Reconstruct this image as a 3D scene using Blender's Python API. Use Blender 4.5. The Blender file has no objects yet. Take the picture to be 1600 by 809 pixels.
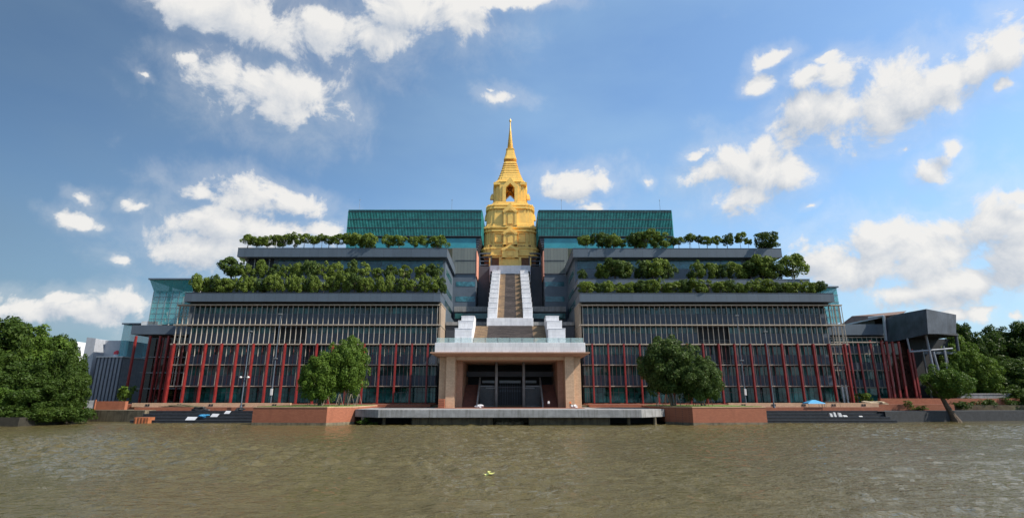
import bpy, math, random
import numpy as np
from mathutils import Vector
random.seed(7); rng = np.random.default_rng(7)
C = bpy.context.scene.collection
sc = bpy.context.scene
R = math.radians

# ------------------------------------------------------------------ camera
F, TH, CX, CY, H = 820.0, math.atan(216/820.0), 797.0, 404.5, 5.5
cd = bpy.data.cameras.new('camera'); cam = bpy.data.objects.new('camera', cd); C.objects.link(cam)
cd.sensor_width = 36; cd.lens = F/1600*36; cd.clip_start = 0.1; cd.clip_end = 20000
cam.location = (0, 0, H)
cam.rotation_euler = (R(90)+TH, 0, -math.atan(3/820.0))
sc.camera = cam
ST, CT = math.sin(TH), math.cos(TH)
def pz(py, Y):                       # height of a photo row on the plane at distance Y
    v = CY-py; return H + Y*(F*ST+v*CT)/(F*CT-v*ST)
def px(x, py, Y):                    # X of a photo column
    v = CY-py; return (x-CX)*Y/(F*CT-v*ST)

# ------------------------------------------------------------------ world, sun
SUN_EL, SUN_AZ = 46.0, -17.0         # azimuth measured from +X towards the camera side
sv = Vector((math.cos(R(SUN_EL))*math.cos(R(SUN_AZ)), math.cos(R(SUN_EL))*math.sin(R(SUN_AZ)), math.sin(R(SUN_EL))))
W = bpy.data.worlds.new("World"); sc.world = W; W.use_nodes = True
nt = W.node_tree; N = nt.nodes; L = nt.links; N.clear()
out = N.new('ShaderNodeOutputWorld'); bg = N.new('ShaderNodeBackground'); bg.inputs[1].default_value = 0.15
L.new(bg.outputs[0], out.inputs[0])
sky = N.new('ShaderNodeTexSky'); sky.sky_type = 'NISHITA'; sky.sun_disc = False
sky.sun_elevation = R(SUN_EL); sky.sun_rotation = math.atan2(sv.x, sv.y)
sky.altitude = 0; sky.air_density = 1.0; sky.dust_density = 0.9; sky.ozone_density = 3.0

def ray(x, y):
    v = CY-y; d = Vector((x-CX, F*CT-v*ST, F*ST+v*CT)); return d.normalized()
def azel(x, y):
    d = ray(x, y); return math.atan2(d.x, d.y), math.asin(d.z)
CL = [(300,12,62,30),(400,30,95,38),(500,42,85,42),(575,55,50,34),(640,22,90,34),(715,28,40,28),(790,2,60,10),
 (300,98,24,14),(352,112,54,34),(410,135,68,44),(455,150,58,46),(430,178,36,20),(492,142,24,30),
 (785,155,28,12),(770,143,12,5),
 (900,286,52,20),(870,300,24,14),(945,282,18,10),(1007,283,13,8),(932,322,24,7),
 (125,306,26,9),(112,334,32,14),(222,322,24,9),(90,330,14,10),(236,122,14,8),
 (310,302,28,14),(390,312,60,22),(450,318,44,20),(345,350,60,26),(420,360,90,26),(500,358,38,16),(260,392,36,26),(320,388,70,34),(180,404,18,9),
 (112,468,40,18),(60,488,60,20),(130,492,60,22),(205,476,46,20),(10,486,30,12),
 (1208,92,26,12),(1182,130,22,16),(1290,92,26,9),(1262,128,36,20),(1310,120,40,24),(1250,178,42,34),(1310,180,62,38),(1370,172,60,44),(1430,140,60,38),(1478,112,32,30),(1540,92,42,34),(1580,62,34,38),(1592,125,14,12),
 (1095,246,24,10),(1110,275,40,20),(1170,270,62,34),(1235,272,36,26),(1150,312,46,18),(1195,228,20,18),
 (1480,238,20,18),(1455,262,32,18),(1410,230,16,8),(1265,322,16,6),
 (1290,395,46,22),(1370,375,70,30),(1350,410,90,28),(1440,395,80,34),(1480,355,50,24),(1560,350,70,44),(1590,390,60,60),(1500,440,110,26),(1430,450,60,18),(1590,308,30,14),(1545,490,22,10),(1595,495,16,8),(1500,492,30,8)]
# density group --------------------------------------------------------
g = bpy.data.node_groups.new('cloud_density', 'ShaderNodeTree')
g.interface.new_socket('dir', in_out='INPUT', socket_type='NodeSocketVector')
g.interface.new_socket('dens', in_out='OUTPUT', socket_type='NodeSocketFloat')
G = g.nodes; GL = g.links; gi = G.new('NodeGroupInput'); go = G.new('NodeGroupOutput')
def gm(op, a, b=None, c=None):
    n = G.new('ShaderNodeMath'); n.operation = op
    for i, v in enumerate((a, b, c)):
        if v is None: continue
        if isinstance(v, (int, float)): n.inputs[i].default_value = v
        else: GL.new(v, n.inputs[i])
    return n.outputs[0]
def gv(op, a, b):
    n = G.new('ShaderNodeVectorMath'); n.operation = op
    for i, v in enumerate((a, b)):
        if v is None: continue
        if isinstance(v, tuple): n.inputs[i].default_value = v
        else: GL.new(v, n.inputs[i])
    return n
def noise(vec, scale, det, rough=0.55, dist=0.0):
    n = G.new('ShaderNodeTexNoise'); GL.new(vec, n.inputs['Vector']); n.inputs['Scale'].default_value = scale
    n.inputs['Detail'].default_value = det; n.inputs['Roughness'].default_value = rough; n.inputs['Distortion'].default_value = dist
    return n
sep = G.new('ShaderNodeSeparateXYZ'); GL.new(gi.outputs[0], sep.inputs[0])
az = gm('ARCTAN2', sep.outputs[0], gm('ABSOLUTE', sep.outputs[1])); el = gm('ARCSINE', sep.outputs[2])
comb = G.new('ShaderNodeCombineXYZ'); GL.new(az, comb.inputs[0]); GL.new(el, comb.inputs[1])
w1 = noise(gi.outputs[0], 9.0, 5, 0.6)
wv = gv('SUBTRACT', w1.outputs['Color'], (0.5, 0.5, 0.5))
wv = gv('MULTIPLY', wv.outputs[0], (0.085, 0.07, 0))
p = gv('ADD', comb.outputs[0], wv.outputs[0]).outputs[0]
acc = None
for (cx, cy, rx, ry) in CL:
    a0, e0 = azel(cx, cy); ax, ex = azel(cx+rx, cy); ay, ey = azel(cx, cy-ry)
    q_ = 1.42 if rx*ry < 900 else 1.55; ra = max(abs(ax-a0), 1e-3)*q_; re = max(abs(ey-e0), 1e-3)*q_
    d = gv('MULTIPLY', gv('SUBTRACT', p, (a0, e0, 0)).outputs[0], (1/ra, 1/re, 0))
    ln = gv('LENGTH', d.outputs[0], None).outputs['Value']
    kk = min(1.0, .50+(rx*ry)**.5/46)
    b = gm('MULTIPLY_ADD', ln, -1.0, kk)
    acc = b if acc is None else gm('SMOOTH_MAX', acc, b, 0.12)
fb = noise(gi.outputs[0], 13.0, 12, 0.64, 0.3)
fl = gm('MULTIPLY', gm('SUBTRACT', fb.outputs['Fac'], 0.52), 2.7)
dens = gm('ADD', gm('MAXIMUM', acc, -1.2), fl)
GL.new(dens, go.inputs[0])
# use it -----------------------------------------------------------------
tc = N.new('ShaderNodeTexCoord')
def wn(op, a, b=None, c=None, t='ShaderNodeMath'):
    n = N.new(t); n.operation = op
    for i, v in enumerate((a, b, c)):
        if v is None: continue
        if isinstance(v, (int, float, tuple)): n.inputs[i].default_value = v
        else: L.new(v, n.inputs[i])
    return n.outputs[0]
D0 = N.new('ShaderNodeGroup'); D0.node_tree = g; L.new(tc.outputs['Generated'], D0.inputs[0])
offv = wn('ADD', tc.outputs['Generated'], (0.016, -0.004, 0.022), t='ShaderNodeVectorMath')
D1 = N.new('ShaderNodeGroup'); D1.node_tree = g; L.new(offv, D1.inputs[0])
mr = N.new('ShaderNodeMapRange'); mr.interpolation_type = 'SMOOTHSTEP'; L.new(D0.outputs[0], mr.inputs[0])
mr.inputs[1].default_value = -0.10; mr.inputs[2].default_value = 0.50
sh = wn('SUBTRACT', D0.outputs[0], D1.outputs[0])
sh = wn('MULTIPLY_ADD', sh, 0.8, 0.60)
thick = wn('MULTIPLY', wn('MAXIMUM', wn('SUBTRACT', D0.outputs[0], 0.7), 0.0), 0.22)
sh = wn('SUBTRACT', sh, thick); cl_ = N.new('ShaderNodeClamp'); L.new(sh, cl_.inputs[0])
cc = N.new('ShaderNodeMix'); cc.data_type = 'RGBA'; L.new(cl_.outputs[0], cc.inputs[0])
cc.inputs[6].default_value = (2.35, 2.65, 3.1, 1); cc.inputs[7].default_value = (4.35, 4.28, 4.15, 1)
# faint high veil
vn = N.new('ShaderNodeTexNoise'); vm = N.new('ShaderNodeMapping'); vm.inputs['Scale'].default_value = (1.0, 1.0, 2.6)
L.new(tc.outputs['Generated'], vm.inputs[0]); L.new(vm.outputs[0], vn.inputs['Vector']); vn.inputs['Scale'].default_value = 2.2; vn.inputs['Detail'].default_value = 5
vr = N.new('ShaderNodeMapRange'); L.new(vn.outputs['Fac'], vr.inputs[0]); vr.inputs[1].default_value = .40; vr.inputs[2].default_value = .80; vr.inputs[4].default_value = .5
skyv = N.new('ShaderNodeMix'); skyv.data_type = 'RGBA'; L.new(vr.outputs[0], skyv.inputs[0]); L.new(sky.outputs[0], skyv.inputs[6]); skyv.inputs[7].default_value = (2.15, 2.9, 3.8, 1)
mx = N.new('ShaderNodeMix'); mx.data_type = 'RGBA'
sx_ = N.new('ShaderNodeSeparateXYZ'); L.new(tc.outputs['Generated'], sx_.inputs[0])
hz_ = N.new('ShaderNodeMapRange'); L.new(sx_.outputs[2], hz_.inputs[0]); hz_.inputs[1].default_value = .34; hz_.inputs[2].default_value = .0; hz_.inputs[3].default_value = 0; hz_.inputs[4].default_value = .75
hzm = N.new('ShaderNodeMix'); hzm.data_type = 'RGBA'; L.new(hz_.outputs[0], hzm.inputs[0]); L.new(skyv.outputs[2], hzm.inputs[6]); hzm.inputs[7].default_value = (1.9, 2.6, 3.5, 1)
lf_ = N.new('ShaderNodeMapRange'); L.new(sx_.outputs[0], lf_.inputs[0]); lf_.inputs[1].default_value = -.75; lf_.inputs[2].default_value = .05; lf_.inputs[3].default_value = .44; lf_.inputs[4].default_value = 1.0
lfm = N.new('ShaderNodeVectorMath'); lfm.operation = 'SCALE'; L.new(hzm.outputs[2], lfm.inputs[0]); L.new(lf_.outputs[0], lfm.inputs['Scale'])
mh = N.new('ShaderNodeMapRange'); mh.interpolation_type = 'SMOOTHSTEP'; L.new(D0.outputs[0], mh.inputs[0]); mh.inputs[1].default_value = -1.0; mh.inputs[2].default_value = .3; mh.inputs[4].default_value = .24
L.new(wn('MAXIMUM', wn('MULTIPLY', mr.outputs[0], 0.97), mh.outputs[0]), mx.inputs[0]); tn_ = N.new('ShaderNodeVectorMath'); tn_.operation = 'MULTIPLY'; L.new(lfm.outputs[0], tn_.inputs[0]); tn_.inputs[1].default_value = (.95, 1.06, 1.06); L.new(tn_.outputs[0], mx.inputs[6]); L.new(cc.outputs[2], mx.inputs[7])
L.new(mx.outputs[2], bg.inputs[0])

sl = bpy.data.lights.new('sun', 'SUN'); sl.energy = 5.0; sl.angle = R(0.53); sl.color = (1.0, 0.92, 0.80)
so = bpy.data.objects.new('sun', sl); C.objects.link(so); so.rotation_euler = sv.to_track_quat('Z', 'Y').to_euler(); so.location = (60, -20, 120)
sc.view_settings.view_transform = 'Standard'; sc.view_settings.look = 'None'; sc.view_settings.gamma = 1
sc.view_settings.use_curve_mapping = False; sc.view_settings.exposure = 0.45
sc.render.engine = 'CYCLES'
sc.cycles.max_bounces = 6

# ------------------------------------------------------------------ materials
def mat(name, col, rough=0.7, metal=0.0, var=0.15, nscale=1.0, bump=0.0, bscale=8.0, streak=0.0, spec=0.5, tint=None, stain=None, stamt=0.5):
    m = bpy.data.materials.new(name); m.use_nodes = True; t = m.node_tree; n = t.nodes; l = t.links
    b = n['Principled BSDF']; b.inputs['Roughness'].default_value = rough; b.inputs['Metallic'].default_value = metal
    b.inputs['Specular IOR Level'].default_value = spec
    geo = n.new('ShaderNodeNewGeometry')
    n1 = n.new('ShaderNodeTexNoise'); n1.inputs['Scale'].default_value = nscale; n1.inputs['Detail'].default_value = 7; n1.inputs['Roughness'].default_value = .65
    l.new(geo.outputs['Position'], n1.inputs['Vector'])
    mixn = n.new('ShaderNodeMix'); mixn.data_type = 'RGBA'
    d = [c*(1-var*1.3) for c in col]; e = [min(1, c*(1+var)) for c in col]
    if tint: e = tint
    mixn.inputs[6].default_value = (*d, 1); mixn.inputs[7].default_value = (*e, 1)
    rr = n.new('ShaderNodeMapRange'); rr.inputs[1].default_value = .32; rr.inputs[2].default_value = .68; l.new(n1.outputs['Fac'], rr.inputs[0])
    l.new(rr.outputs[0], mixn.inputs[0]); cur = mixn.outputs[2]
    if streak > 0:
        mp = n.new('ShaderNodeMapping'); mp.inputs['Scale'].default_value = (1.6, 1.6, 0.12); l.new(geo.outputs['Position'], mp.inputs[0])
        n2 = n.new('ShaderNodeTexNoise'); n2.inputs['Scale'].default_value = 1.4; n2.inputs['Detail'].default_value = 6; l.new(mp.outputs[0], n2.inputs['Vector'])
        r2 = n.new('ShaderNodeMapRange'); r2.inputs[1].default_value = .48; r2.inputs[2].default_value = .72; r2.inputs[4].default_value = streak; l.new(n2.outputs['Fac'], r2.inputs[0])
        m2 = n.new('ShaderNodeMix'); m2.data_type = 'RGBA'; l.new(r2.outputs[0], m2.inputs[0]); l.new(cur, m2.inputs[6])
        sc_ = stain or [c*0.35 for c in col]; m2.inputs[7].default_value = (*sc_, 1); cur = m2.outputs[2]
    l.new(cur, b.inputs['Base Color'])
    if bump > 0:
        n3 = n.new('ShaderNodeTexNoise'); n3.inputs['Scale'].default_value = bscale; n3.inputs['Detail'].default_value = 5; l.new(geo.outputs['Position'], n3.inputs['Vector'])
        bp = n.new('ShaderNodeBump'); bp.inputs['Strength'].default_value = bump; bp.inputs['Distance'].default_value = 0.15
        l.new(n3.outputs['Fac'], bp.inputs['Height']); l.new(bp.outputs[0], b.inputs['Normal'])
    return m
def brickmat(name, c1, c2, mortar, bw, bh, rough=.85, off=.5, streak=.3, msize=.012):
    m = mat(name, c1, rough=rough); t = m.node_tree; n = t.nodes; l = t.links; b = n['Principled BSDF']
    geo = n.new('ShaderNodeNewGeometry'); sp = n.new('ShaderNodeSeparateXYZ'); l.new(geo.outputs['Position'], sp.inputs[0])
    ad = n.new('ShaderNodeMath'); ad.operation = 'ADD'; l.new(sp.outputs[0], ad.inputs[0]); l.new(sp.outputs[1], ad.inputs[1])
    cb = n.new('ShaderNodeCombineXYZ'); l.new(ad.outputs[0], cb.inputs[0]); l.new(sp.outputs[2], cb.inputs[1])
    br = n.new('ShaderNodeTexBrick'); l.new(cb.outputs[0], br.inputs['Vector']); br.inputs['Scale'].default_value = 1
    br.inputs['Brick Width'].default_value = bw; br.inputs['Row Height'].default_value = bh; br.inputs['Mortar Size'].default_value = msize; br.offset = off
    br.inputs['Color1'].default_value = (*c1, 1); br.inputs['Color2'].default_value = (*c2, 1); br.inputs['Mortar'].default_value = (*mortar, 1)
    mp = n.new('ShaderNodeMapping'); mp.inputs['Scale'].default_value = (1.0, 1.0, 0.18); l.new(geo.outputs['Position'], mp.inputs[0])
    n2 = n.new('ShaderNodeTexNoise'); n2.inputs['Scale'].default_value = .9; n2.inputs['Detail'].default_value = 8; n2.inputs['Roughness'].default_value = .7; l.new(mp.outputs[0], n2.inputs['Vector'])
    r2 = n.new('ShaderNodeMapRange'); r2.inputs[1].default_value = .45; r2.inputs[2].default_value = .75; r2.inputs[4].default_value = streak; l.new(n2.outputs['Fac'], r2.inputs[0])
    m2 = n.new('ShaderNodeMix'); m2.data_type = 'RGBA'; l.new(r2.outputs[0], m2.inputs[0]); l.new(br.outputs['Color'], m2.inputs[6])
    m2.inputs[7].default_value = (*[c*.4 for c in c1], 1); l.new(m2.outputs[2], b.inputs['Base Color'])
    return m
def glassmat(name, col, rough=.06, vary=.5, ns=.35):
    m = mat(name, col, rough=rough, var=vary, nscale=ns, spec=.6); n = m.node_tree.nodes; l = m.node_tree.links
    src = n['Principled BSDF'].inputs['Base Color'].links[0].from_socket; oi = n.new('ShaderNodeObjectInfo'); mr_ = n.new('ShaderNodeMapRange'); l.new(oi.outputs['Random'], mr_.inputs[0]); mr_.inputs[3].default_value = .45; mr_.inputs[4].default_value = 1.7
    vs = n.new('ShaderNodeVectorMath'); vs.operation = 'SCALE'; l.new(src, vs.inputs[0]); l.new(mr_.outputs[0], vs.inputs['Scale']); l.new(vs.outputs[0], n['Principled BSDF'].inputs['Base Color'])
    n3 = n.new('ShaderNodeTexNoise'); n3.inputs['Scale'].default_value = .5; geo = n.new('ShaderNodeNewGeometry'); l.new(geo.outputs['Position'], n3.inputs['Vector'])
    bp = n.new('ShaderNodeBump'); bp.inputs['Strength'].default_value = .12; bp.inputs['Distance'].default_value = .2
    l.new(n3.outputs['Fac'], bp.inputs['Height']); l.new(bp.outputs[0], n['Principled BSDF'].inputs['Normal']); return m
M = {}
M['slate'] = mat('slate_paint', (.085,.112,.145), .55, var=.10, nscale=.25, streak=.18)
M['slate_dark'] = mat('dark_slate', (.05,.058,.075), .6, var=.2, nscale=.3, streak=.2)
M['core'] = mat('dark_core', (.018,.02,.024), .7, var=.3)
M['spandrel'] = mat('spandrel_grey', (.055,.07,.098), .45, var=.22, nscale=.5)
M['slatep'] = brickmat('slate_panels', (.085,.112,.145), (.074,.099,.13), (.045,.055,.07), 3.0, 12, rough=.5, off=0, streak=.3, msize=.03)
M['glass'] = glassmat('dark_green_glass', (.022,.080,.078))
M['glass_g'] = glassmat('ground_green_glass', (.015,.09,.085), vary=.8, ns=.3)
M['teal'] = mat('teal_glass', (.04,.24,.29), .15, var=.12, nscale=.3)
M['tealband'] = glassmat('window_band_glass', (.03,.10,.125), .1, .5, .6)
M['fin'] = mat('beige_fin', (.36,.33,.29), .55, var=.12, nscale=2)
M['rail'] = mat('beige_rail', (.38,.32,.25), .6, var=.2, nscale=1, streak=.3)
M['red'] = mat('red_column_paint', (.22,.024,.022), .4, var=.22, nscale=.7, streak=.15)
M['redfin'] = mat('dull_red_fin', (.22,.08,.07), .5, var=.2)
M['beige'] = brickmat('beige_panels', (.36,.28,.21), (.30,.23,.17), (.15,.12,.1), 2.4, 1.6)
M['olive'] = brickmat('olive_panels', (.15,.17,.16), (.125,.145,.14), (.05,.06,.06), 1.2, 9.0, off=0, streak=.1, msize=.03)
M['salmon'] = mat('salmon_render', (.60,.26,.18), .8)
M['gstrip'] = mat('green_glass_fin', (.05,.29,.27), .15, var=.35, nscale=.5)
M['gback'] = glassmat('green_screen_back', (.016,.10,.11), .2, .5, .4)
M['white'] = brickmat('white_stone', (.72,.72,.74), (.64,.64,.67), (.42,.42,.43), 1.6, .9, rough=.7, streak=.4, msize=.02)
M['tanstair'] = brickmat('tan_stair_stone', (.42,.29,.17), (.27,.19,.13), (.13,.10,.08), 1.3, .33, streak=.75, msize=.02)
M['darkstair'] = brickmat('dark_stair_stone', (.15,.12,.11), (.085,.07,.068), (.04,.035,.03), 1.9, .33, streak=.7, msize=.03)
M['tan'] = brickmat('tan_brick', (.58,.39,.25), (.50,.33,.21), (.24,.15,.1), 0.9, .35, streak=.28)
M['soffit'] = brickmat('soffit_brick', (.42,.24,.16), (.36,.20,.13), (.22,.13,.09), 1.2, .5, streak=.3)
M['brick'] = brickmat('terracotta_brick', (.38,.13,.065), (.31,.10,.05), (.16,.07,.05), .55, .2, streak=.4, msize=.02)
M['redstep'] = brickmat('red_stair_brick', (.17,.055,.035), (.12,.04,.03), (.06,.03,.02), .8, .3)
M['conc'] = mat('stained_concrete', (.27,.27,.27), .85, var=.2, nscale=.7, streak=.75, stain=(.12,.115,.105), bump=.3)
M['oldconc'] = mat('wet_brown_concrete', (.16,.13,.085), .8, var=.35, nscale=.6, streak=.8, stain=(.03,.028,.02), bump=.4)
M['blackstep'] = mat('black_wet_concrete', (.022,.025,.03), .8, var=.35, nscale=1.5, streak=.4, bump=.3)
M['gold'] = mat('matte_gold', (.88,.55,.135), .36, metal=.2, var=.10, nscale=.8, streak=.12, stain=(.60,.36,.08))
M['goldshade'] = mat('shaded_gold', (.70,.40,.085), .4, metal=.2)  # gold darkened to paint relief shade into pediments, niches and panel frames
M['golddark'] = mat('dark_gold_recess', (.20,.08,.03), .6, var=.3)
M['steel'] = mat('grey_steel', (.20,.21,.22), .5, metal=.3)
M['whitemetal'] = mat('white_metal', (.62,.62,.62), .5)
M['black'] = mat('black_metal', (.02,.02,.022), .5)
M['clad1'] = mat('light_metal_cladding', (.36,.38,.42), .45, var=.08, streak=.1)
M['clad2'] = mat('grey_metal_cladding', (.22,.24,.28), .45, var=.15, streak=.25)
M['brownroof'] = mat('brown_roof', (.17,.10,.07), .8, var=.25)
M['earth'] = mat('red_earth', (.20,.12,.075), .95, var=.5, nscale=.35, bump=.6, bscale=2, tint=(.15,.14,.07))
M['rock'] = mat('pale_rubble', (.36,.29,.20), .95, var=.4, nscale=1.5, bump=.6)
M['bark'] = mat('bark', (.09,.065,.045), .95, var=.4, nscale=3, bump=.5)
M['barkgrey'] = mat('pale_bark', (.20,.17,.13), .95, var=.4, nscale=3)
M['blue'] = mat('blue_tarp', (.04,.26,.48), .6, var=.15)
M['orange'] = mat('orange_steel', (.33,.11,.045), .6, var=.25, streak=.3)
M['litter'] = mat('white_board', (.5,.51,.54), .6)
M['flagred'] = mat('red_paint', (.6,.04,.06), .5)
M['yellow'] = mat('yellow_leaf', (.60,.60,.20), .5)
M['hedge'] = mat('mown_grass', (.10,.16,.03), .95, var=.5, nscale=1.2, bump=.6)
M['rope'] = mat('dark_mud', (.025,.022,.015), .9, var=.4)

def foliage(name, base, base2, trans=.35):
    m = bpy.data.materials.new(name); m.use_nodes = True; t = m.node_tree; n = t.nodes; l = t.links
    b = n['Principled BSDF']; b.inputs['Roughness'].default_value = .5; b.inputs['Specular IOR Level'].default_value = .15
    oi = n.new('ShaderNodeObjectInfo'); geo = n.new('ShaderNodeNewGeometry')
    mp = n.new('ShaderNodeTexNoise'); mp.inputs['Scale'].default_value = .45; mp.inputs['Detail'].default_value = 3; l.new(geo.outputs['Position'], mp.inputs['Vector'])
    ad = n.new('ShaderNodeMath'); ad.operation = 'MULTIPLY_ADD'; l.new(geo.outputs['Random Per Island'], ad.inputs[0]); ad.inputs[1].default_value = .45
    s2 = n.new('ShaderNodeMath'); s2.operation = 'MULTIPLY_ADD'; l.new(oi.outputs['Random'], s2.inputs[0]); s2.inputs[1].default_value = .4
    s3 = n.new('ShaderNodeMath'); s3.operation = 'MULTIPLY_ADD'; l.new(mp.outputs['Fac'], s3.inputs[0]); s3.inputs[1].default_value = 1.0; s3.inputs[2].default_value = -.45
    l.new(s3.outputs[0], s2.inputs[2]); l.new(s2.outputs[0], ad.inputs[2])
    mx = n.new('ShaderNodeMix'); mx.data_type = 'RGBA'; mx.clamp_factor = True; l.new(ad.outputs[0], mx.inputs[0])
    mx.inputs[6].default_value = (*base, 1); mx.inputs[7].default_value = (*base2, 1)
    l.new(mx.outputs[2], b.inputs['Base Color'])
    tr = n.new('ShaderNodeBsdfTranslucent'); l.new(mx.outputs[2], tr.inputs[0]); ms = n.new('ShaderNodeMixShader'); ms.inputs[0].default_value = trans
    l.new(b.outputs[0], ms.inputs[1]); l.new(tr.outputs[0], ms.inputs[2]); l.new(ms.outputs[0], n['Material Output'].inputs[0])
    return m
M['leafA'] = foliage('terrace_leaves', (.085,.135,.022), (.20,.26,.05))
M['leafB'] = foliage('dark_leaves', (.045,.08,.02), (.10,.15,.035))
M['leafC'] = foliage('bright_leaves', (.05,.105,.016), (.13,.20,.03))
M['leafD'] = foliage('forest_leaves', (.022,.05,.009), (.075,.12,.02))

# ------------------------------------------------------------------ mesh tools
class MB:
    def __init__(s): s.v = []; s.f = []
    def quadpoly(s, pts): i = len(s.v); s.v += [tuple(p) for p in pts]; s.f.append(tuple(range(i, i+len(pts))))
    def box(s, x0, x1, y0, y1, z0, z1):
        if x0 > x1: x0, x1 = x1, x0
        if y0 > y1: y0, y1 = y1, y0
        if z0 > z1: z0, z1 = z1, z0
        i = len(s.v)
        s.v += [(x0,y0,z0),(x1,y0,z0),(x1,y1,z0),(x0,y1,z0),(x0,y0,z1),(x1,y0,z1),(x1,y1,z1),(x0,y1,z1)]
        s.f += [tuple(i+k for k in q) for q in ((0,3,2,1),(4,5,6,7),(0,1,5,4),(1,2,6,5),(2,3,7,6),(3,0,4,7))]; return s
    def hexa(s, b, t):               # 4 bottom points (ccw from above), 4 top points
        i = len(s.v); s.v += [tuple(p) for p in b]+[tuple(p) for p in t]
        s.f += [tuple(i+k for k in q) for q in ((0,3,2,1),(4,5,6,7),(0,1,5,4),(1,2,6,5),(2,3,7,6),(3,0,4,7))]; return s
    def prism(s, poly, z0, z1, axis='z'):
        n = len(poly); i = len(s.v)
        def P(a, b, c): return (a,b,c) if axis == 'z' else ((c,a,b) if axis == 'x' else (a,c,b))
        s.v += [P(a,b,z0) for a,b in poly]+[P(a,b,z1) for a,b in poly]
        s.f.append(tuple(range(i+n-1, i-1, -1))); s.f.append(tuple(range(i+n, i+2*n)))
        for k in range(n): s.f.append((i+k, i+(k+1)%n, i+n+(k+1)%n, i+n+k))
        return s
    def loft(s, rings, cap=True):
        n = len(rings[0]); i = len(s.v)
        for r in rings: s.v += [tuple(p) for p in r]
        for a in range(len(rings)-1):
            for k in range(n): s.f.append((i+a*n+k, i+a*n+(k+1)%n, i+(a+1)*n+(k+1)%n, i+(a+1)*n+k))
        if cap: s.f.append(tuple(range(i+n-1, i-1, -1))); j = i+(len(rings)-1)*n; s.f.append(tuple(range(j, j+n)))
        return s
    def lathe(s, prof, cx, cy, seg=16, cap=True):
        return s.loft([[(cx+r*math.cos(2*math.pi*k/seg), cy+r*math.sin(2*math.pi*k/seg), z) for k in range(seg)] for r, z in prof], cap)
    def tube(s, a, b, r0, r1=None, seg=8):
        r1 = r0 if r1 is None else r1; a = Vector(a); b = Vector(b); d = (b-a).normalized()
        u = d.orthogonal().normalized(); w = d.cross(u)
        return s.loft([[tuple(c+u*(r*math.cos(2*math.pi*k/seg))+w*(r*math.sin(2*math.pi*k/seg))) for k in range(seg)] for c, r in ((a,r0),(b,r1))])
    def build(s, name, m, parent=None, origin=None, smooth=False, bevel=0):
        me = bpy.data.meshes.new(name)
        o = bpy.data.objects.new(name, me); C.objects.link(o)
        off = Vector((0,0,0))
        if parent is not None:
            pw = Vector(parent.get('_w', (0,0,0))); off = pw; o.parent = parent
        if origin is not None: o.location = Vector(origin)-off; off = Vector(origin)
        o['_w'] = tuple(off)
        me.from_pydata([(v[0]-off[0], v[1]-off[1], v[2]-off[2]) for v in s.v], [], s.f); me.update()
        if not isinstance(m, (list, tuple)): m = [m]
        for k in m: me.materials.append(k)
        if smooth:
            for p_ in me.polygons: p_.use_smooth = True
        if bevel:
            bv = o.modifiers.new('bevel', 'BEVEL'); bv.width = bevel; bv.segments = 2; bv.limit_method = 'ANGLE'
        return o
def thing(name, label, cat, loc, group=None):
    o = bpy.data.objects.new(name, None); C.objects.link(o); o.location = loc; o['_w'] = tuple(loc)
    o['label'] = label; o['category'] = cat
    if group: o['group'] = group
    return o
def tag(o, label, cat, group=None):
    o['label'] = label; o['category'] = cat
    if group: o['group'] = group
    return o
def struct(o, label=None, kind='structure'):
    o['kind'] = kind
    if label: o['label'] = label
    return o
def copychild(src, parent, loc, label=None):
    o = src.copy(); C.objects.link(o); o.parent = parent
    o.location = Vector(loc)-Vector(parent.get('_w', (0,0,0))); o['_w'] = tuple(loc)
    return o
ORD = ['first','second','third','fourth','fifth','sixth','seventh','eighth','ninth','tenth','eleventh','twelfth','thirteenth','fourteenth','fifteenth','sixteenth','seventeenth','eighteenth','nineteenth','twentieth']
ORD += ['twenty-'+o for o in ORD[:9]]+['thirtieth']+['thirty-'+o for o in ORD[:9]]

ZG = 3.55
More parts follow.
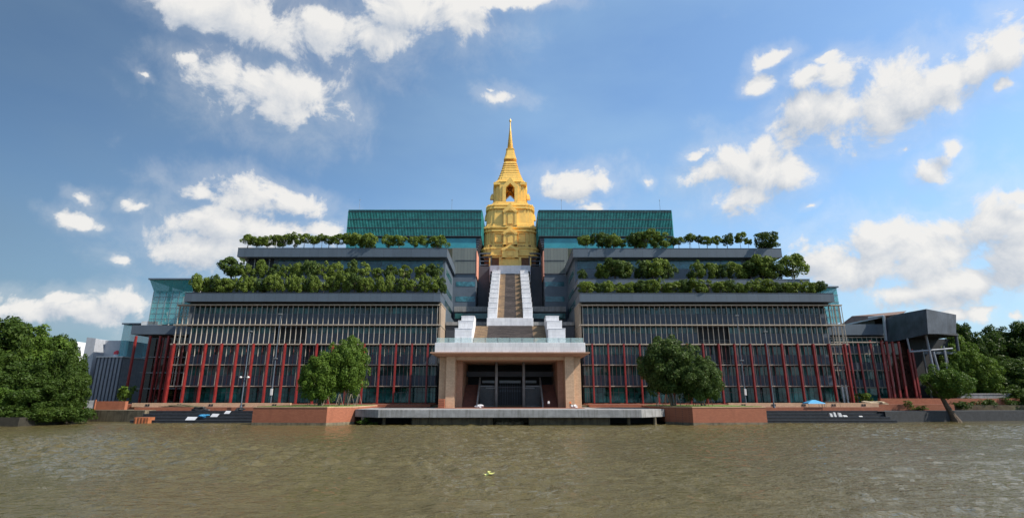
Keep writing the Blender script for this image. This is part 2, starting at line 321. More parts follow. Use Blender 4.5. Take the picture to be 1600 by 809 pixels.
# ------------------------------------------------------------------ water and ground
def water():
    st = .27
    xs = np.concatenate([[-3000,-1200,-500,-260], np.arange(-190,190.01,st), [260,500,1200,3000]])
    ys = np.concatenate([[-800,-300,-120,-60,-25,-8], np.arange(6,124,st*.85), [126,130,140]])
    X, Y = np.meshgrid(xs, ys); Z = np.zeros_like(X); r = np.random.default_rng(11)
    gust = np.zeros_like(X)
    for _ in range(10):
        a = r.uniform(0,6.28); k = 2*np.pi/r.uniform(25,90); gust += np.sin(k*(X*np.cos(a)*.6+Y*np.sin(a))+r.uniform(0,6.28))
    gust = np.clip(.95+.24*gust, .35, 1.7)
    for q in range(70):
        lam = 1.0*(6.5/1.0)**(r.random()**1.6); a = R(78)+r.normal()*.75; k = 2*np.pi/lam
        amp = .0056*lam**.62
        ph = k*(X*np.cos(a)+Y*np.sin(a))+r.uniform(0,6.28)+.6*np.sin(X*.11+q)+.6*np.sin(Y*.13+1.7*q)
        Z += amp*(np.sin(ph)+.25*np.cos(2*ph))
    f = np.clip((190-np.abs(X))/10,0,1)*np.clip((Y-6)/4,0,1)*np.clip((124-Y)/6,0,1)
    Z = Z*gust*f
    ny, nx = X.shape; V = np.stack([X,Y,Z],-1).reshape(-1,3).astype(np.float32)
    me = bpy.data.meshes.new('water'); me.vertices.add(len(V)); me.vertices.foreach_set('co', V.ravel())
    a = (np.arange(ny-1)[:,None]*nx+np.arange(nx-1)[None,:]).ravel(); F_ = np.stack([a,a+1,a+nx+1,a+nx],1).astype(np.int32); nf = len(F_)
    me.loops.add(nf*4); me.loops.foreach_set('vertex_index', F_.ravel()); me.polygons.add(nf)
    me.polygons.foreach_set('loop_start', np.arange(0,nf*4,4,dtype=np.int32)); me.polygons.foreach_set('loop_total', np.full(nf,4,dtype=np.int32))
    me.polygons.foreach_set('use_smooth', np.ones(nf,dtype=bool)); me.update()
    wo = bpy.data.objects.new('water', me); C.objects.link(wo)
    m = bpy.data.materials.new('muddy_river_water'); m.use_nodes = True; t = m.node_tree; n = t.nodes; l = t.links
    bs = n['Principled BSDF']; bs.inputs['Roughness'].default_value = .035; bs.inputs['IOR'].default_value = 1.33
    geo = n.new('ShaderNodeNewGeometry')
    def no(scale, vec, det, sx=1, sy=1, rough=.55, dist=0):
        mp = n.new('ShaderNodeMapping'); mp.inputs['Scale'].default_value = (sx, sy, 1); l.new(vec, mp.inputs[0])
        mp.inputs['Rotation'].default_value = (0,0,R(8))
        q = n.new('ShaderNodeTexNoise'); q.inputs['Scale'].default_value = scale; q.inputs['Detail'].default_value = det; q.inputs['Roughness'].default_value = rough; q.inputs['Distortion'].default_value = dist
        l.new(mp.outputs[0], q.inputs['Vector']); return q
    c = no(.05, geo.outputs['Position'], 5, 1, 1.6)
    mx = n.new('ShaderNodeMix'); mx.data_type = 'RGBA'; l.new(c.outputs['Fac'], mx.inputs[0])
    mx.inputs[6].default_value = (.070,.058,.023,1); mx.inputs[7].default_value = (.120,.098,.041,1); l.new(mx.outputs[2], bs.inputs['Base Color'])
    w1 = no(.28, geo.outputs['Position'], 3, .7, 1.5); w2 = no(1.1, geo.outputs['Position'], 4, .8, 1.5, .6, .3); w3 = no(4.5, geo.outputs['Position'], 3, 1, 1.3)
    a1 = n.new('ShaderNodeMath'); a1.operation = 'MULTIPLY_ADD'; l.new(w1.outputs['Fac'], a1.inputs[0]); a1.inputs[1].default_value = .3
    a2 = n.new('ShaderNodeMath'); a2.operation = 'MULTIPLY_ADD'; l.new(w2.outputs['Fac'], a2.inputs[0]); a2.inputs[1].default_value = .75
    a3 = n.new('ShaderNodeMath'); a3.operation = 'MULTIPLY'; l.new(w3.outputs['Fac'], a3.inputs[0]); a3.inputs[1].default_value = .22
    l.new(a3.outputs[0], a2.inputs[2]); l.new(a2.outputs[0], a1.inputs[2])
    gust = no(.03, geo.outputs['Position'], 3, 1, 2.5); gr = n.new('ShaderNodeMapRange'); l.new(gust.outputs['Fac'], gr.inputs[0]); gr.inputs[1].default_value = .35; gr.inputs[2].default_value = .65; gr.inputs[3].default_value = .55; gr.inputs[4].default_value = 1.0
    bp = n.new('ShaderNodeBump'); l.new(gr.outputs[0], bp.inputs['Strength']); bp.inputs['Distance'].default_value = .45
    l.new(a1.outputs[0], bp.inputs['Height']); l.new(bp.outputs[0], bs.inputs['Normal'])
    me.materials.append(m); struct(wo, 'muddy greenish brown river water with small ripples')
water()
b = MB(); b.box(-3000, 3000, 139, 6000, -2, ZG); struct(b.build('ground', M['earth']), 'flat earth ground behind the river bank')
# paved bank in front of each wing
for s in (-1, 1):
    b = MB(); x0, x1 = s*20, s*118
    b.box(x0, s*90, 131.0, 149, -1, ZG-.35); b.box(x0, s*112, 137, 150.9, 0, ZG+.25)
    struct(b.build('paved_bank', M['brick']), 'red brick paved river bank before the %s wing' % ('left' if s < 0 else 'right'))

# ------------------------------------------------------------------ wings
YF = 150.0
rows = [pz(y, YF) for y in (630, 603, 570, 538, 508, 477)]
XI, XO = 20.6, 94.3
colx = [px(797+127.5+24.55*i, 538, YF-.5) for i in range(17)]
zC0, zC1 = pz(471, 148), pz(458, 148)
zB0, zB1 = pz(444, 156), pz(436, 156)
zA0, zA1 = pz(401.5, 164), pz(388, 164)
pitch = colx[1]-colx[0]
def wing(s):
    side = 'left' if s < 0 else 'right'
    root = thing('office_wing', '%s office wing with red columns, fin rows and planted terraces, %s of the central stair' % (side, side), 'building', (s*57, YF, ZG))
    def B(*bx, name='wall', m='slate', **k):
        b = MB()
        for q in bx: b.box(s*q[0], s*q[1], *q[2:])
        return b.build(name, M[m], root, **k)
    # cores
    B((XI, 92.2, 152.2, 196, ZG, zC0), (27, 91, 196, 240, ZG, zC0-1), name='lower_wall', m='core')
    B((XI+.4, 90.6, 158, 196, zC0+.01, zB0), name='middle_wall', m='slate')
    B((XI+.6, 86.5, 167, 196, zB0+.01, zA0), name='upper_wall', m='slate')
    # ledges: hollow planters (parapet + slab)
    def ledge(x0, x1, y0, y1, z0, z1):
        b = MB(); t = .35
        b.box(s*x0, s*x1, y0, y1, z0, z0+.6)
        b.box(s*x0, s*x1, y0, y0+t, z0+.6, z1); b.box(s*x0, s*(x0+t), y0+t, y1, z0+.6, z1); b.box(s*x1, s*(x1-t), y0+t, y1, z0+.6, z1)
        o = b.build('terrace_ledge', M['slatep'], root)
        c = MB(); c.box(s*(x0-.06), s*(x1+.06), y0-.06, y0+t+.05, z1, z1+.12); c.box(s*(x0-.06), s*(x0+t+.05), y0+t+.05, y1, z1, z1+.12)
        c.build('coping', M['slate_dark'], o)
        q = MB(); q.box(s*(x0+t+.05), s*(x1-t-.05), y0+t+.05, min(y1, y0+8), z0+.6, z1-.25); q.build('planting_soil', M['earth'], o)
    ledge(19.9, 92.9, 148, 158.2, zC0, zC1)
    ledge(20.6, 91.3, 156, 167.2, zB0, zB1)
    ledge(20.4, 88.2, 164, 190, zA0, zA1)
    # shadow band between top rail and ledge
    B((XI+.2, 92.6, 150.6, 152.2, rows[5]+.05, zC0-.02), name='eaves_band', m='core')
    # inner return panels, upper two storeys
    B((19.95, 20.5, 152.3, 189, rows[3], zC0-.3), name='side_wall', m='slate')
    B((19.8, 20.35, 149.6, 160, rows[3]+.2, rows[5]+.5), name='return_panel', m='beige')
    B((19.7, 20.4, 149.4, 160.2, rows[3]-.1, rows[3]+.2), (19.7, 20.4, 149.4, 160.2, rows[4]-.15, rows[4]+.18), (19.7, 20.4, 149.4, 160.2, rows[5]+.3, rows[5]+.6), name='return_rail', m='rail')
    # rails per storey
    for k in range(1, 6):
        h = .32 if k in (3, 4, 5) else .22
        B((XI-.4, XO+1.2 if k > 2 else XO, 149.0, 150.2, rows[k]-h/2, rows[k]+h/2), name='floor_rail', m='rail')
        if k < 5: B((XI, 92.3, 150.2, 151.9, rows[k]-.35, rows[k]+.25), name='floor_slab', m='slate_dark')
    B((XI, XO-.6, 149.6, 152.0, ZG, rows[0]+.1), name='plinth', m='brick')
    # fins
    for k in (3, 4):
        b = MB(); x = XI+.2
        while x < XO+.9:
            b.box(s*(x-.045), s*(x+.045), 149.25, 149.6, rows[k]+.16, rows[k+1]-.16); x += pitch/3
        b.build('fin_row', M['fin'], root)
    for k in (1, 2):
        b = MB(); b2 = MB()
        for i in range(17):
            for j in (1, 2, 3):
                x = colx[i]-pitch*j/4
                if x < XI: continue
                (b2 if j == 2 else b).box(s*(x-.035), s*(x+.035), 149.3, 149.6, rows[k]+.12, rows[k+1]-.16)
        for q in (b, b2):
            for z in (rows[k]+.125, rows[k+1]-.185): q.box(s*(XI+.1), s*(XO-.2), 149.4, 149.5, z-.02, z+.02)
        b.build('fin_row', M['fin'], root); b2.build('fin_row', M['redfin'], root)
    # columns
    b = MB(); z0 = rows[0]-.5; z1 = rows[3]+.1
    b.box(-.11, .11, 148.35-YF, 149.1-YF, z0-ZG, z1-ZG); b.box(-.19, .19, 148.15-YF, 148.35-YF, z0-ZG, z1-ZG); b.box(-.19, .19, 149.1-YF-.25, 149.1-YF-.02, z0-ZG, z1-ZG)
    b.box(-.42, .42, -2.0, -.85, z0-ZG, z0-ZG+.5)
    for v in b.v: pass
    first = None
    for x in colx:
        if first is None:
            me = bpy.data.meshes.new('red_column'); me.from_pydata(b.v, [], b.f); me.materials.append(M['red'])
            first = bpy.data.objects.new('red_column', me); C.objects.link(first); first.parent = root; first.location = (s*x-s*57, 0, 0)
        else:
            o = first.copy(); C.objects.link(o); o.parent = root; o.location = (s*x-s*57, 0, 0)
    # windows and spandrels
    openb = {-1: {(3, 9), (3, 10), (2, 8), (4, 99)}, 1: {(3, 9), (3, 8), (2, 9)}}[s]
    for k in range(5):
        za, zb = rows[k]+.28, rows[k+1]-.38
        if k == 0: ga = za
        elif k in (1, 2): ga = za+(zb-za)*.52
        else: ga = za+(zb-za)*.62
        b = MB()
        for i in range(17):
            xa = XI+.3 if i == 0 else colx[i-1]+.04; xb = colx[i]-.04
            if i == 16: xb = 92.0
            op = (k, i) in openb
            if op:
                r_ = MB()
                for zz in (za+.5, za+1.0): r_.box(s*xa, s*xb, 150.3, 150.36, zz, zz+.06)
                r_.build('balcony_rail', M['steel'], root); continue
            w = MB(); w.box(s*xa, s*xb, 151.5, 151.75, ga+.02, zb)
            w = w.build('window', M['glass_g'] if k == 0 else M['glass'], root)
            if k: b = MB(); b.box(s*(xa+.02), s*(xb-.02), 151.2, 151.6, za, ga); b.build('spandrel', M['spandrel'], w)
            fr = MB(); nn = 4 if k else 3
            for j in range(1, nn):
                xx = xa+(xb-xa)*j/nn; fr.box(s*(xx-.04), s*(xx+.04), 151.38, 151.52, ga+.02, zb)
            if k == 0: fr.box(s*xa, s*xb, 151.36, 151.5, zb-1.35, zb-1.27)
            else: fr.box(s*xa, s*xb, 151.37, 151.5, ga+.03, ga+.09)
            fr.build('glazing_bar', M['slate_dark'] if random.random() < .6 else M['steel'], w)
            if k and random.random() < .35:
                bl = MB(); n0 = random.randint(0, 3); bl.box(s*(xa+(xb-xa)*n0/4+.06), s*(xa+(xb-xa)*(n0+1)/4-.06), 151.44, 151.49, ga+(zb-ga)*random.choice((.15,.4,.6)), zb-.03)
                bl.build('blind', M['olive'], w)
    # window bands on the upper walls
    def band(name, x0, x1, y, za, zb, seg):
        n_ = int((x1-x0)/seg)
        for i in range(n_):
            a, c = x0+(x1-x0)*i/n_, x0+(x1-x0)*(i+1)/n_
            w = MB(); w.box(s*(a+.06), s*(c-.06), y-.06, y+.1, za, zb); w = w.build('window', M['tealband'], root)
    band('A', 22, 76, 167, pz(420, 167), pz(407, 167), 6.75)
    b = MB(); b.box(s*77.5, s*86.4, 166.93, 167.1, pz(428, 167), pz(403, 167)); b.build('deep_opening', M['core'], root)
    for i in range(4):
        xx = 78.5+i*2.4; B((xx, xx+.25, 166.3, 166.6, zB1-1, zA0), name='slim_post', m='conc')
    # inner side-face windows
    for (ya, yb, z0, z1) in ((170, 186, pz(424, 170)-1.2, pz(424, 170)+.9), (170, 186, pz(452, 170)-1.2, pz(452, 170)+.6), (165, 186, pz(470,165)-1, pz(470,165)+.7)):
        w = MB(); xs = XI+.6 if z0 > zB1 else XI+.4
        if z1 < zC1+.2: xs = 19.95
        w.box(s*(xs-.06), s*(xs+.2), ya, yb, z0, z1); w.build('side_window', M['glass'], root)
    # inner block at Y=190
    zt = pz(373, 190)
    B((12.7, 21.6, 190.2, 225, ZG, pz(427.5, 190)), name='inner_wall', m='slate')
    B((12.7, 21.7, 190.02, 225, pz(427, 190), pz(387.5, 190)), name='panel_wall', m='olive')
    B((12.6, 20.35, 189.9, 190.01, pz(407.3, 190), pz(406.3, 190)), (12.6, 20.5, 189.85, 190.2, pz(428, 190), pz(427, 190)), name='panel_joint', m='slate_dark')
    B((12.9, 62, 190.6, 225, pz(387.2, 190), pz(371.5, 190)), name='teal_wall', m='teal')
    for (ya, yb) in ((447, 440), (471, 463)):
        w = MB(); w.box(s*13, s*20, 190.12, 190.3, pz(ya, 190), pz(yb, 190)); w.build('window', M['tealband'], root)
    b = MB(); b.box(s*12.35, s*12.69, 189.9, 200, pz(432, 190), pz(392, 190)); b.build('side_wall', M['salmon'], root)
    # stepped dark corner under the green box
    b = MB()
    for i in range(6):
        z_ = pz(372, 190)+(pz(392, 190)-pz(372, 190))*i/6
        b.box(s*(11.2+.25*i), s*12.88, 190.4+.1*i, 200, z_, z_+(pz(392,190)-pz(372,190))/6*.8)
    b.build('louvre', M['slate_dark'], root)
    # block further back, dark with louvres and teal windows
    B((6.9, 12.6, 201, 230, ZG, pz(427, 201)), name='rear_wall', m='slate_dark')
    for (ya, yb) in ((455, 447), (480, 470)):
        w = MB(); w.box(s*7.3, s*12.4, 200.9, 201.1, pz(ya, 201), pz(yb, 201)); w.build('window', M['tealband'], root)
    b = MB()
    b.box(s*11.9, s*12.3, 200.5, 203, pz(427, 201), pz(397, 201)); b.box(s*7.4, s*7.75, 200.5, 203, pz(434, 201), pz(397, 201))
    b.box(s*7.4, s*12.3, 200.5, 210, pz(397.2, 201), pz(395.5, 201))
    b.build('louvre_frame', M['slate'], root)
    b = MB()
    for yy in (401, 407, 413): b.box(s*7.8, s*11.85, 201, 201.6, pz(yy+1.5, 201), pz(yy, 201))
    b.build('louvre', M['slate'], root)
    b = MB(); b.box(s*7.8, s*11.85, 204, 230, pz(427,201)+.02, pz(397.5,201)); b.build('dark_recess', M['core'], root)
    return root
wing(-1); wing(1)

# green glass boxes on the roof
def greenbox(s):
    side = 'left' if s < 0 else 'right'
    x0, x1 = 11.0, 61.8; zb, zt = pz(369.5, 190), pz(328.5, 190); yf = 190.0
    root = thing('glass_pavilion', 'long green glass finned pavilion on the roof, %s of the golden pagoda' % side, 'rooftop pavilion', (s*36, yf, zb))
    b = MB(); b.box(s*x0, s*x1, yf+.6, 224, zb, zt-.2); b.build('glass_wall', M['gback'], root)
    f = MB(); n = 88
    for i in range(n+1):
        x = x0+(x1-x0)*i/n; f.box(s*(x-.10), s*(x+.10), yf, yf+.35, zb+.1, zt-.1)
    f.build('glass_fins', M['gstrip'], root)
    for y_ in (331, 342.8, 356, 369):
        r_ = MB(); z = pz(y_, yf); r_.box(s*(x0-.1), s*(x1+.1), yf-.08, yf+.62, z-.09, z+.09); r_.build('crossbar', M['slate_dark'], root)
    r_ = MB(); r_.box(s*(x0-.15), s*(x1+.15), yf-.1, 225, zt-.15, zt+.12); r_.build('roof', M['gback'], root)
    e = MB()
    for i in range(30):
        y = yf+.6+i*1.15; e.box(s*(x1+.05), s*(x1+.45), y, y+.12, zb+.1, zt-.15)
    e.build('end_fins', M['gstrip'], root)
    e = MB()
    for i in range(30): y = yf+.6+i*1.15; e.box(s*(x0-.4), s*(x0-.05), y, y+.12, zb+.1, zt-.15)
    e.build('end_fins', M['gstrip'], root)
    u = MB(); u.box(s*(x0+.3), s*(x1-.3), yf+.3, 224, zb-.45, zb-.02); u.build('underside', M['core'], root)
greenbox(-1); greenbox(1)
for i, (x, y0, nm) in enumerate(((562, 309, 'left end of the left'), (706, 309, 'inner end of the left'), (877, 309, 'inner end of the right'), (1031, 309, 'right end of the right'))):
    b = MB(); X = px(x, 320, 205); z0 = pz(328.5, 190); z1 = pz(309, 205)
    b.tube((X,205,z0-.1), (X,205,z1-1.2), .09, .05, 6); b.tube((X,205,z1-1.2), (X,205,z1), .03, .015, 5); b.lathe([(.02,z1-1.3),(.16,z1-1.2),(.16,z1-.95),(.02,z1-.85)], X, 205, 6)
    tag(b.build('lightning_rod', M['steel'], origin=(X,205,z0)), 'thin metal rod on the %s green pavilion roof' % nm, 'lightning rod', 'roof rods')

# ------------------------------------------------------------------ central terraces behind the stair
root = thing('central_block', 'dark central block with pale concrete beams behind the white stair', 'building', (0, 186, ZG))
for sx in (-1, 1):
    b = MB(); b.box(sx*6.9, sx*19.9, 186, 189.8, ZG, pz(487.5, 186)); b.build('wall', M['slate_dark'], root)
    b = MB(); b.box(sx*6.9, sx*19.9, 185.4, 190, pz(487.3, 186), pz(479, 186)); b.build('beam', M['conc'], root)
    b = MB(); b.box(sx*6.9, sx*19.6, 160, 161, ZG, pz(508.5, 160)); b.build('wall', M['slate_dark'], root)
    b = MB(); b.box(sx*6.9, sx*19.6, 159.6, 163, pz(508.3, 160), pz(503, 160)); b.build('beam', M['conc'], root)
    b = MB(); b.box(sx*6.9, sx*19.6, 185.3, 185.5, pz(498, 186), pz(490, 186)); b.build('window', M['glass'], root)
b = MB(); b.box(-12.5, 12.5, 200, 226, ZG, pz(415, 199)); b.build('pagoda_plinth', M['slate_dark'], root)

# ------------------------------------------------------------------ staircase
root = thing('grand_staircase', 'broad white walled stair with dark stone treads climbing to the golden pagoda', 'staircase', (0, 132, 17.9))
zs0, zs1 = pz(497, 150), pz(428, 196)
def flight(w0, w1, y0, y1, z0, z1, n, m, name):
    b = MB()
    for i in range(n):
        ya = y0+(y1-y0)*i/n; zt = z0+(z1-z0)*(i+1)/n
        for (xa, xb) in ((w0, w1),) if w0 else ((-w1, w1),):
            b.box(xa, xb, ya, y1, zt-(z1-z0)/n, zt)
    return b.build(name, M[m], root)
flight(0, 1.75, 150, 196, zs0, zs1, 66, 'darkstair', 'upper_treads')
for s_ in (-1, 1): flight(s_*1.752, s_*3.72, 150, 196, zs0-.08, zs1-.08, 66, 'tanstair', 'upper_side_treads')
zl0 = 17.95; zl1 = pz(509, 147)
flight(0, 6.1, 134, 147, zl0, zl1, 22, 'darkstair', 'lower_treads')
for s_ in (-1, 1): flight(s_*6.102, s_*9.6, 134, 147, zl0-.1, zl1-.1, 22, 'tanstair', 'lower_side_treads')
b = MB(); b.box(-6.55, 6.55, 147.05, 149.95, zl0-2, pz(497.2, 148)); b.build('landing_wall', M['white'], root, bevel=.05)
b = MB(); b.box(-6.5, 6.5, 150, 197, 15, zs0-.3); b.build('stair_base', M['slate_dark'], root)
b = MB(); b.hexa([(-3.6,150,zs0-2),(3.6,150,zs0-2),(3.6,196,zs0-2),(-3.6,196,zs0-2)], [(-3.6,150,zs0-1),(3.6,150,zs0-1),(3.6,196,zs1-1),(-3.6,196,zs1-1)]); b.build('stair_slab', M['conc'], root)
for s in (-1, 1):
    n = 10
    for i in range(n):
        ya = 149.2+(197-149.2)*i/n; yb = ya+(197-149.2)/n; z = zs0+(zs1-zs0)*(i+.75)/n+1.1
        b = MB(); w = 6.45+.035*i
        b.box(s*3.74, s*w, ya, yb, z-7.5, z); b.box(s*3.70, s*(w+.06), ya-.05, yb-.1, z, z+.14)
        b.build('stepped_parapet', M['white'], root, bevel=.04)
        if i in (8, 9):
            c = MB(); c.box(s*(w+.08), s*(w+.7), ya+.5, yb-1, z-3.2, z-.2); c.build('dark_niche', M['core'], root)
    for i, (ya, yb, z, xo) in enumerate(((133.2, 137.5, pz(513.5, 133), 14.0), (137.55, 141.5, pz(501.5, 137.5), 13.6), (141.55, 147.0, pz(494, 141.5), 13.2))):
        b = MB(); b.box(s*9.62, s*xo, ya, yb, zl0-.2, z); b.box(s*9.58, s*(xo+.08), ya-.06, yb-.12, z, z+.16); b.build('stepped_parapet', M['white'], root, bevel=.05)
b = MB(); b.box(-4.3, 4.3, 196.02, 199.5, zs1-3, pz(415.5, 197)); b.build('top_wall', M['white'], root, bevel=.05)
for s in (-1, 1):
    b = MB(); b.box(s*4.32, s*7.9, 197.05, 199.5, zs1-3, pz(414.5, 197)); b.build('top_wall', M['white'], root, bevel=.05)

# ------------------------------------------------------------------ portico
root = thing('entrance_portico', 'tan brick entrance portico with flat white roof slab above the river deck', 'portico', (0, 128, ZG))
zt, zb = pz(535, 125), pz(550, 125)
b = MB(); b.box(-17.75, 17.75, 125, 152, zb, zt); b.build('roof_slab', M['white'], root, bevel=.06)
zq = pz(556.5, 127)
b = MB(); b.hexa([(-16.9,126.6,zq),(16.9,126.6,zq),(16.9,150,zq),(-16.9,150,zq)], [(-18.7,124.2,zb-.32),(18.7,124.2,zb-.32),(18.7,150,zb-.32),(-18.7,150,zb-.32)])
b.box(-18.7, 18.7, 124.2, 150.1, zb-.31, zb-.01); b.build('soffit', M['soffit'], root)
zo = pz(562, 128)
b = MB(); b.box(-13.0, 13.0, 127.6, 150, zo, zq-.01); b.build('beam', M['tan'], root)
for s in (-1, 1):
    b = MB(); b.box(s*13.02, s*15.15, 127.0, 150, 3, zq-.01); b.build('pillar', M['tan'], root, bevel=.05)
    b = MB(); b.box(s*15.17, s*16.95, 128.6, 150, 3, zq-.01); b.build('pillar', M['tan'], root, bevel=.05)
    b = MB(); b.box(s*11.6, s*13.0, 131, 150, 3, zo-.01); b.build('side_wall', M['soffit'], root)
    b = MB(); b.tube((s*3.45,136,3), (s*3.45,136,zo-.02), .38, .36, 16); b.build('column', M['conc'], root, smooth=True)
    # side stair
    st = MB(); n = 20
    for i in range(n): st.box(s*(8.1), s*11.55, 131.2+i*.5, 146, 3.1+i*.28, 3.1+(i+1)*.28)
    st = st.build('side_stair', M['redstep'], root)
    h = MB(); h.hexa([(s*7.7,130.6,3.1),(s*8.05,130.6,3.1),(s*8.05,141.5,9.1),(s*7.7,141.5,9.1)] if s > 0 else [(s*8.05,130.6,3.1),(s*7.7,130.6,3.1),(s*7.7,141.5,9.1),(s*8.05,141.5,9.1)],
                      [(s*7.7,130.6,4.3),(s*8.05,130.6,4.3),(s*8.05,141.5,10.6),(s*7.7,141.5,10.6)] if s > 0 else [(s*8.05,130.6,4.3),(s*7.7,130.6,4.3),(s*7.7,141.5,10.6),(s*8.05,141.5,10.6)])
    h.build('stair_wall', M['conc'], st)
    # railing panels
    r_ = MB()
    for i in range(21): x = 3.95+i*.185; r_.box(s*(x-.03), s*(x+.03), 137, 137.06, 3.2, 8.2)
    r_.box(s*3.9, s*7.7, 136.97, 137.1, 8.2, 8.4); r_.box(s*3.9, s*7.7, 136.97, 137.1, 3.3, 3.45); r_.build('railing', M['steel'], root)
    l_ = MB(); l_.box(s*4.1, s*6.6, 145.5, 145.7, pz(606.5,145.5), pz(605,145.5)); l_.build('ceiling_strip', M['litter'], root)
r_ = MB()
for i in range(33): x = -3+i*.1875; r_.box(x-.025, x+.025, 137, 137.05, 3.2, 8.0)
r_.box(-3.05, 3.05, 136.97, 137.1, 8.0, 8.15); r_.build('railing', M['slate_dark'], root)
b = MB(); b.box(-11.6, 11.6, 149.0, 149.6, 3, zo-.02); b.build('rear_wall', M['core'], root)
b = MB()
for (xa, xb) in ((-7.6, -4.2), (-2.9, 2.9), (4.2, 7.2)): b.box(xa, xb, 147, 147.3, pz(598,147), pz(594,147))
b.build('transom', M['clad1'], root)
b = MB(); b.box(-11.6, 11.6, 143, 144.4, pz(588,143), pz(580,143)); b.build('inner_beam', M['slate_dark'], root)
b = MB()
for i in range(9):
    x = -2.6+i*.65; b.box(x-.2, x+.2, 146.9, 147.2, pz(612,147), pz(609,147)); b.box(x-.04, x+.04, 146.95, 147.15, pz(634,147), pz(598,147))
b.build('gate_screen', M['slate'], root)
b = MB(); b.box(-13, 13, 128.5, 150, 3.02, 3.12); b.build('floor', M['brick'], root)
gm_ = bpy.data.materials.new('clear_rail_glass'); gm_.use_nodes = True
_b = gm_.node_tree.nodes['Principled BSDF']; _b.inputs['Base Color'].default_value = (.55,.75,.75,1); _b.inputs['Alpha'].default_value = .32; _b.inputs['Roughness'].default_value = .035
for i in range(12):
    x0 = -17.4+i*2.9; p_ = MB(); p_.box(x0+.03, x0+2.87, 125.3, 125.34, zt+.01, zt+1.15); tt = p_.build('glass_rail', gm_, root)
    c = MB(); c.box(x0-.03, x0+.03, 125.26, 125.38, zt+.01, zt+1.2); c.build('rail_post', M['steel'], tt)

# ------------------------------------------------------------------ golden pagoda
PY = 212.0
root = thing('golden_pagoda', 'tall golden stepped pagoda with needle spire rising over the stair', 'pagoda', (0, PY, 50))
def gz(y, w):                        # solve height of a row on the front face
    return pz(y, PY-w)
def gw(wpx, y):
    w = 5.0
    for _ in range(12):
        w = wpx*(PY-w)/(F*CT-(CY-y)*ST)
    return w
def plan(w, z):
    a, bq, c = .66*w, .895*w, .955*w
    q = [(w,0-a),(w,a),(c,a),(c,.80*w),(bq,.80*w),(bq,bq),(.80*w,bq),(.80*w,c),(a,c),(a,w)]
    pts = []
    for k in range(4):
        for (x, y) in q[1:]:
            for _ in range(k): x, y = -y, x
            pts.append((x, PY+y, z))
    return pts
def tier(name, prof):
    rings = []
    for wpx, y in prof:
        if wpx > 34: wpx *= 1.05
        w = gw(wpx, y); rings.append(plan(w, gz(y, w)))
    b = MB(); b.loft(rings); return b.build(name, M['gold'], root)
def mould(prof, w, ya, yb, n, amp):   # adds little mouldings
    for i in range(n):
        t0 = ya+(yb-ya)*i/n; t1 = ya+(yb-ya)*(i+.6)/n
        prof += [(w+amp*i, t0), (w+amp*i, t1)]
    return prof
tier('plinth', [(41.5,402.5),(41.5,399.5),(44.3,399),(44.3,396),(43,395.5),(43,389),(44.3,388.5),(44.3,386),(42,385.7)])
tier('lower_storey', [(41.2,385.6),(41.2,382.5),(39.6,382),(39.2,362),(41.6,361.3),(41.6,358.5),(40.4,358),(42.6,355.5),(42.6,353),(38.5,352.6)])
tier('middle_storey', [(38.8,352.5),(38.4,349.5),(36.4,349),(34.6,326.5),(36.9,325.6),(36.9,323),(35.4,322.5),(36.6,320.5),(36.2,318.6),(31,318)])
tier('upper_storey_base', [(29.5,317.9),(29.2,315.4),(27,315)])
w = gw(26, 300); za, zc = gz(315, w), gz(284.5, w)
for sx in (-1, 1):
    for sy in (-1, 1):
        b = MB(); i0 = .29*w
        b.box(sx*i0, sx*.84*w, PY+sy*i0, PY+sy*.84*w, za, zc)
        b.box(sx*i0, sx*.64*w, PY+sy*.8*w, PY+sy*.97*w, za, zc)
        b.box(sx*.8*w, sx*.97*w, PY+sy*i0, PY+sy*.64*w, za, zc)
        b.box(sx*.60*w, sx*.90*w, PY+sy*.60*w, PY+sy*.90*w, za, za+.9); b.box(sx*.60*w, sx*1.0*w, PY+sy*.60*w, PY+sy*1.0*w, zc-1.1, zc)
        b.build('corner_pier', M['gold'], root)
tier('crown_cornice', [(26,284.6),(26.5,283.4),(24.5,283),(24,281.8),(22.5,281.2)])
prof = []
for (wp, y) in ((21.5,281),(19.5,277.2),(17.6,273.4),(16.0,269.6),(14.6,265.8),(13.2,262),(12.2,258.6),(11.2,255.2)):
    prof += [(wp, y), (wp-.3, y-1.4), (wp-1.6, y-1.8), (wp-1.9, y-3.2)]
tier('stepped_roof', prof)
b = MB(); pr = []
for wp, y in ((9.8,252.2),(9.4,250.5),(8.2,247),(7.2,243),(6.4,239),(5.8,236.2),(6.4,235.6),(6.4,234.6),(4.8,234.2)):
    w_ = wp*PY/(F*CT-(CY-y)*ST); pr.append((w_, pz(y, PY)))
b.loft([plan(r_*1.02, z_) for r_, z_ in pr]); b.build('bell', M['gold'], root)
pr = []
yy = 234.2; wp = 4.7; n = 15
for i in range(n):
    y = 234.2-i*(234.2-205)/n; wp = 4.7*(1-i/n)+1.7*(i/n); k = PY/(F*CT-(CY-y)*ST)
    pr += [(wp*k, pz(y, PY)), (wp*k*1.02, pz(y-.7, PY)), (wp*k*.80, pz(y-1.2, PY)), (wp*k*.78, pz(y-1.7, PY))]
b = MB(); b.lathe(pr, 0, PY, 20); b.build('ringed_spire', M['gold'], root)
k = PY/(F*CT-(CY-195)*ST)
b = MB(); b.lathe([(1.5*k,pz(205,PY)),(1.0*k,pz(198,PY)),(.7*k,pz(191.5,PY)),(1.5*k,pz(190.5,PY)),(1.7*k,pz(189,PY)),(1.4*k,pz(187.8,PY)),(.5*k,pz(187,PY)),(.1*k,pz(184.5,PY))], 0, PY, 14); b.build('finial', M['gold'], root)
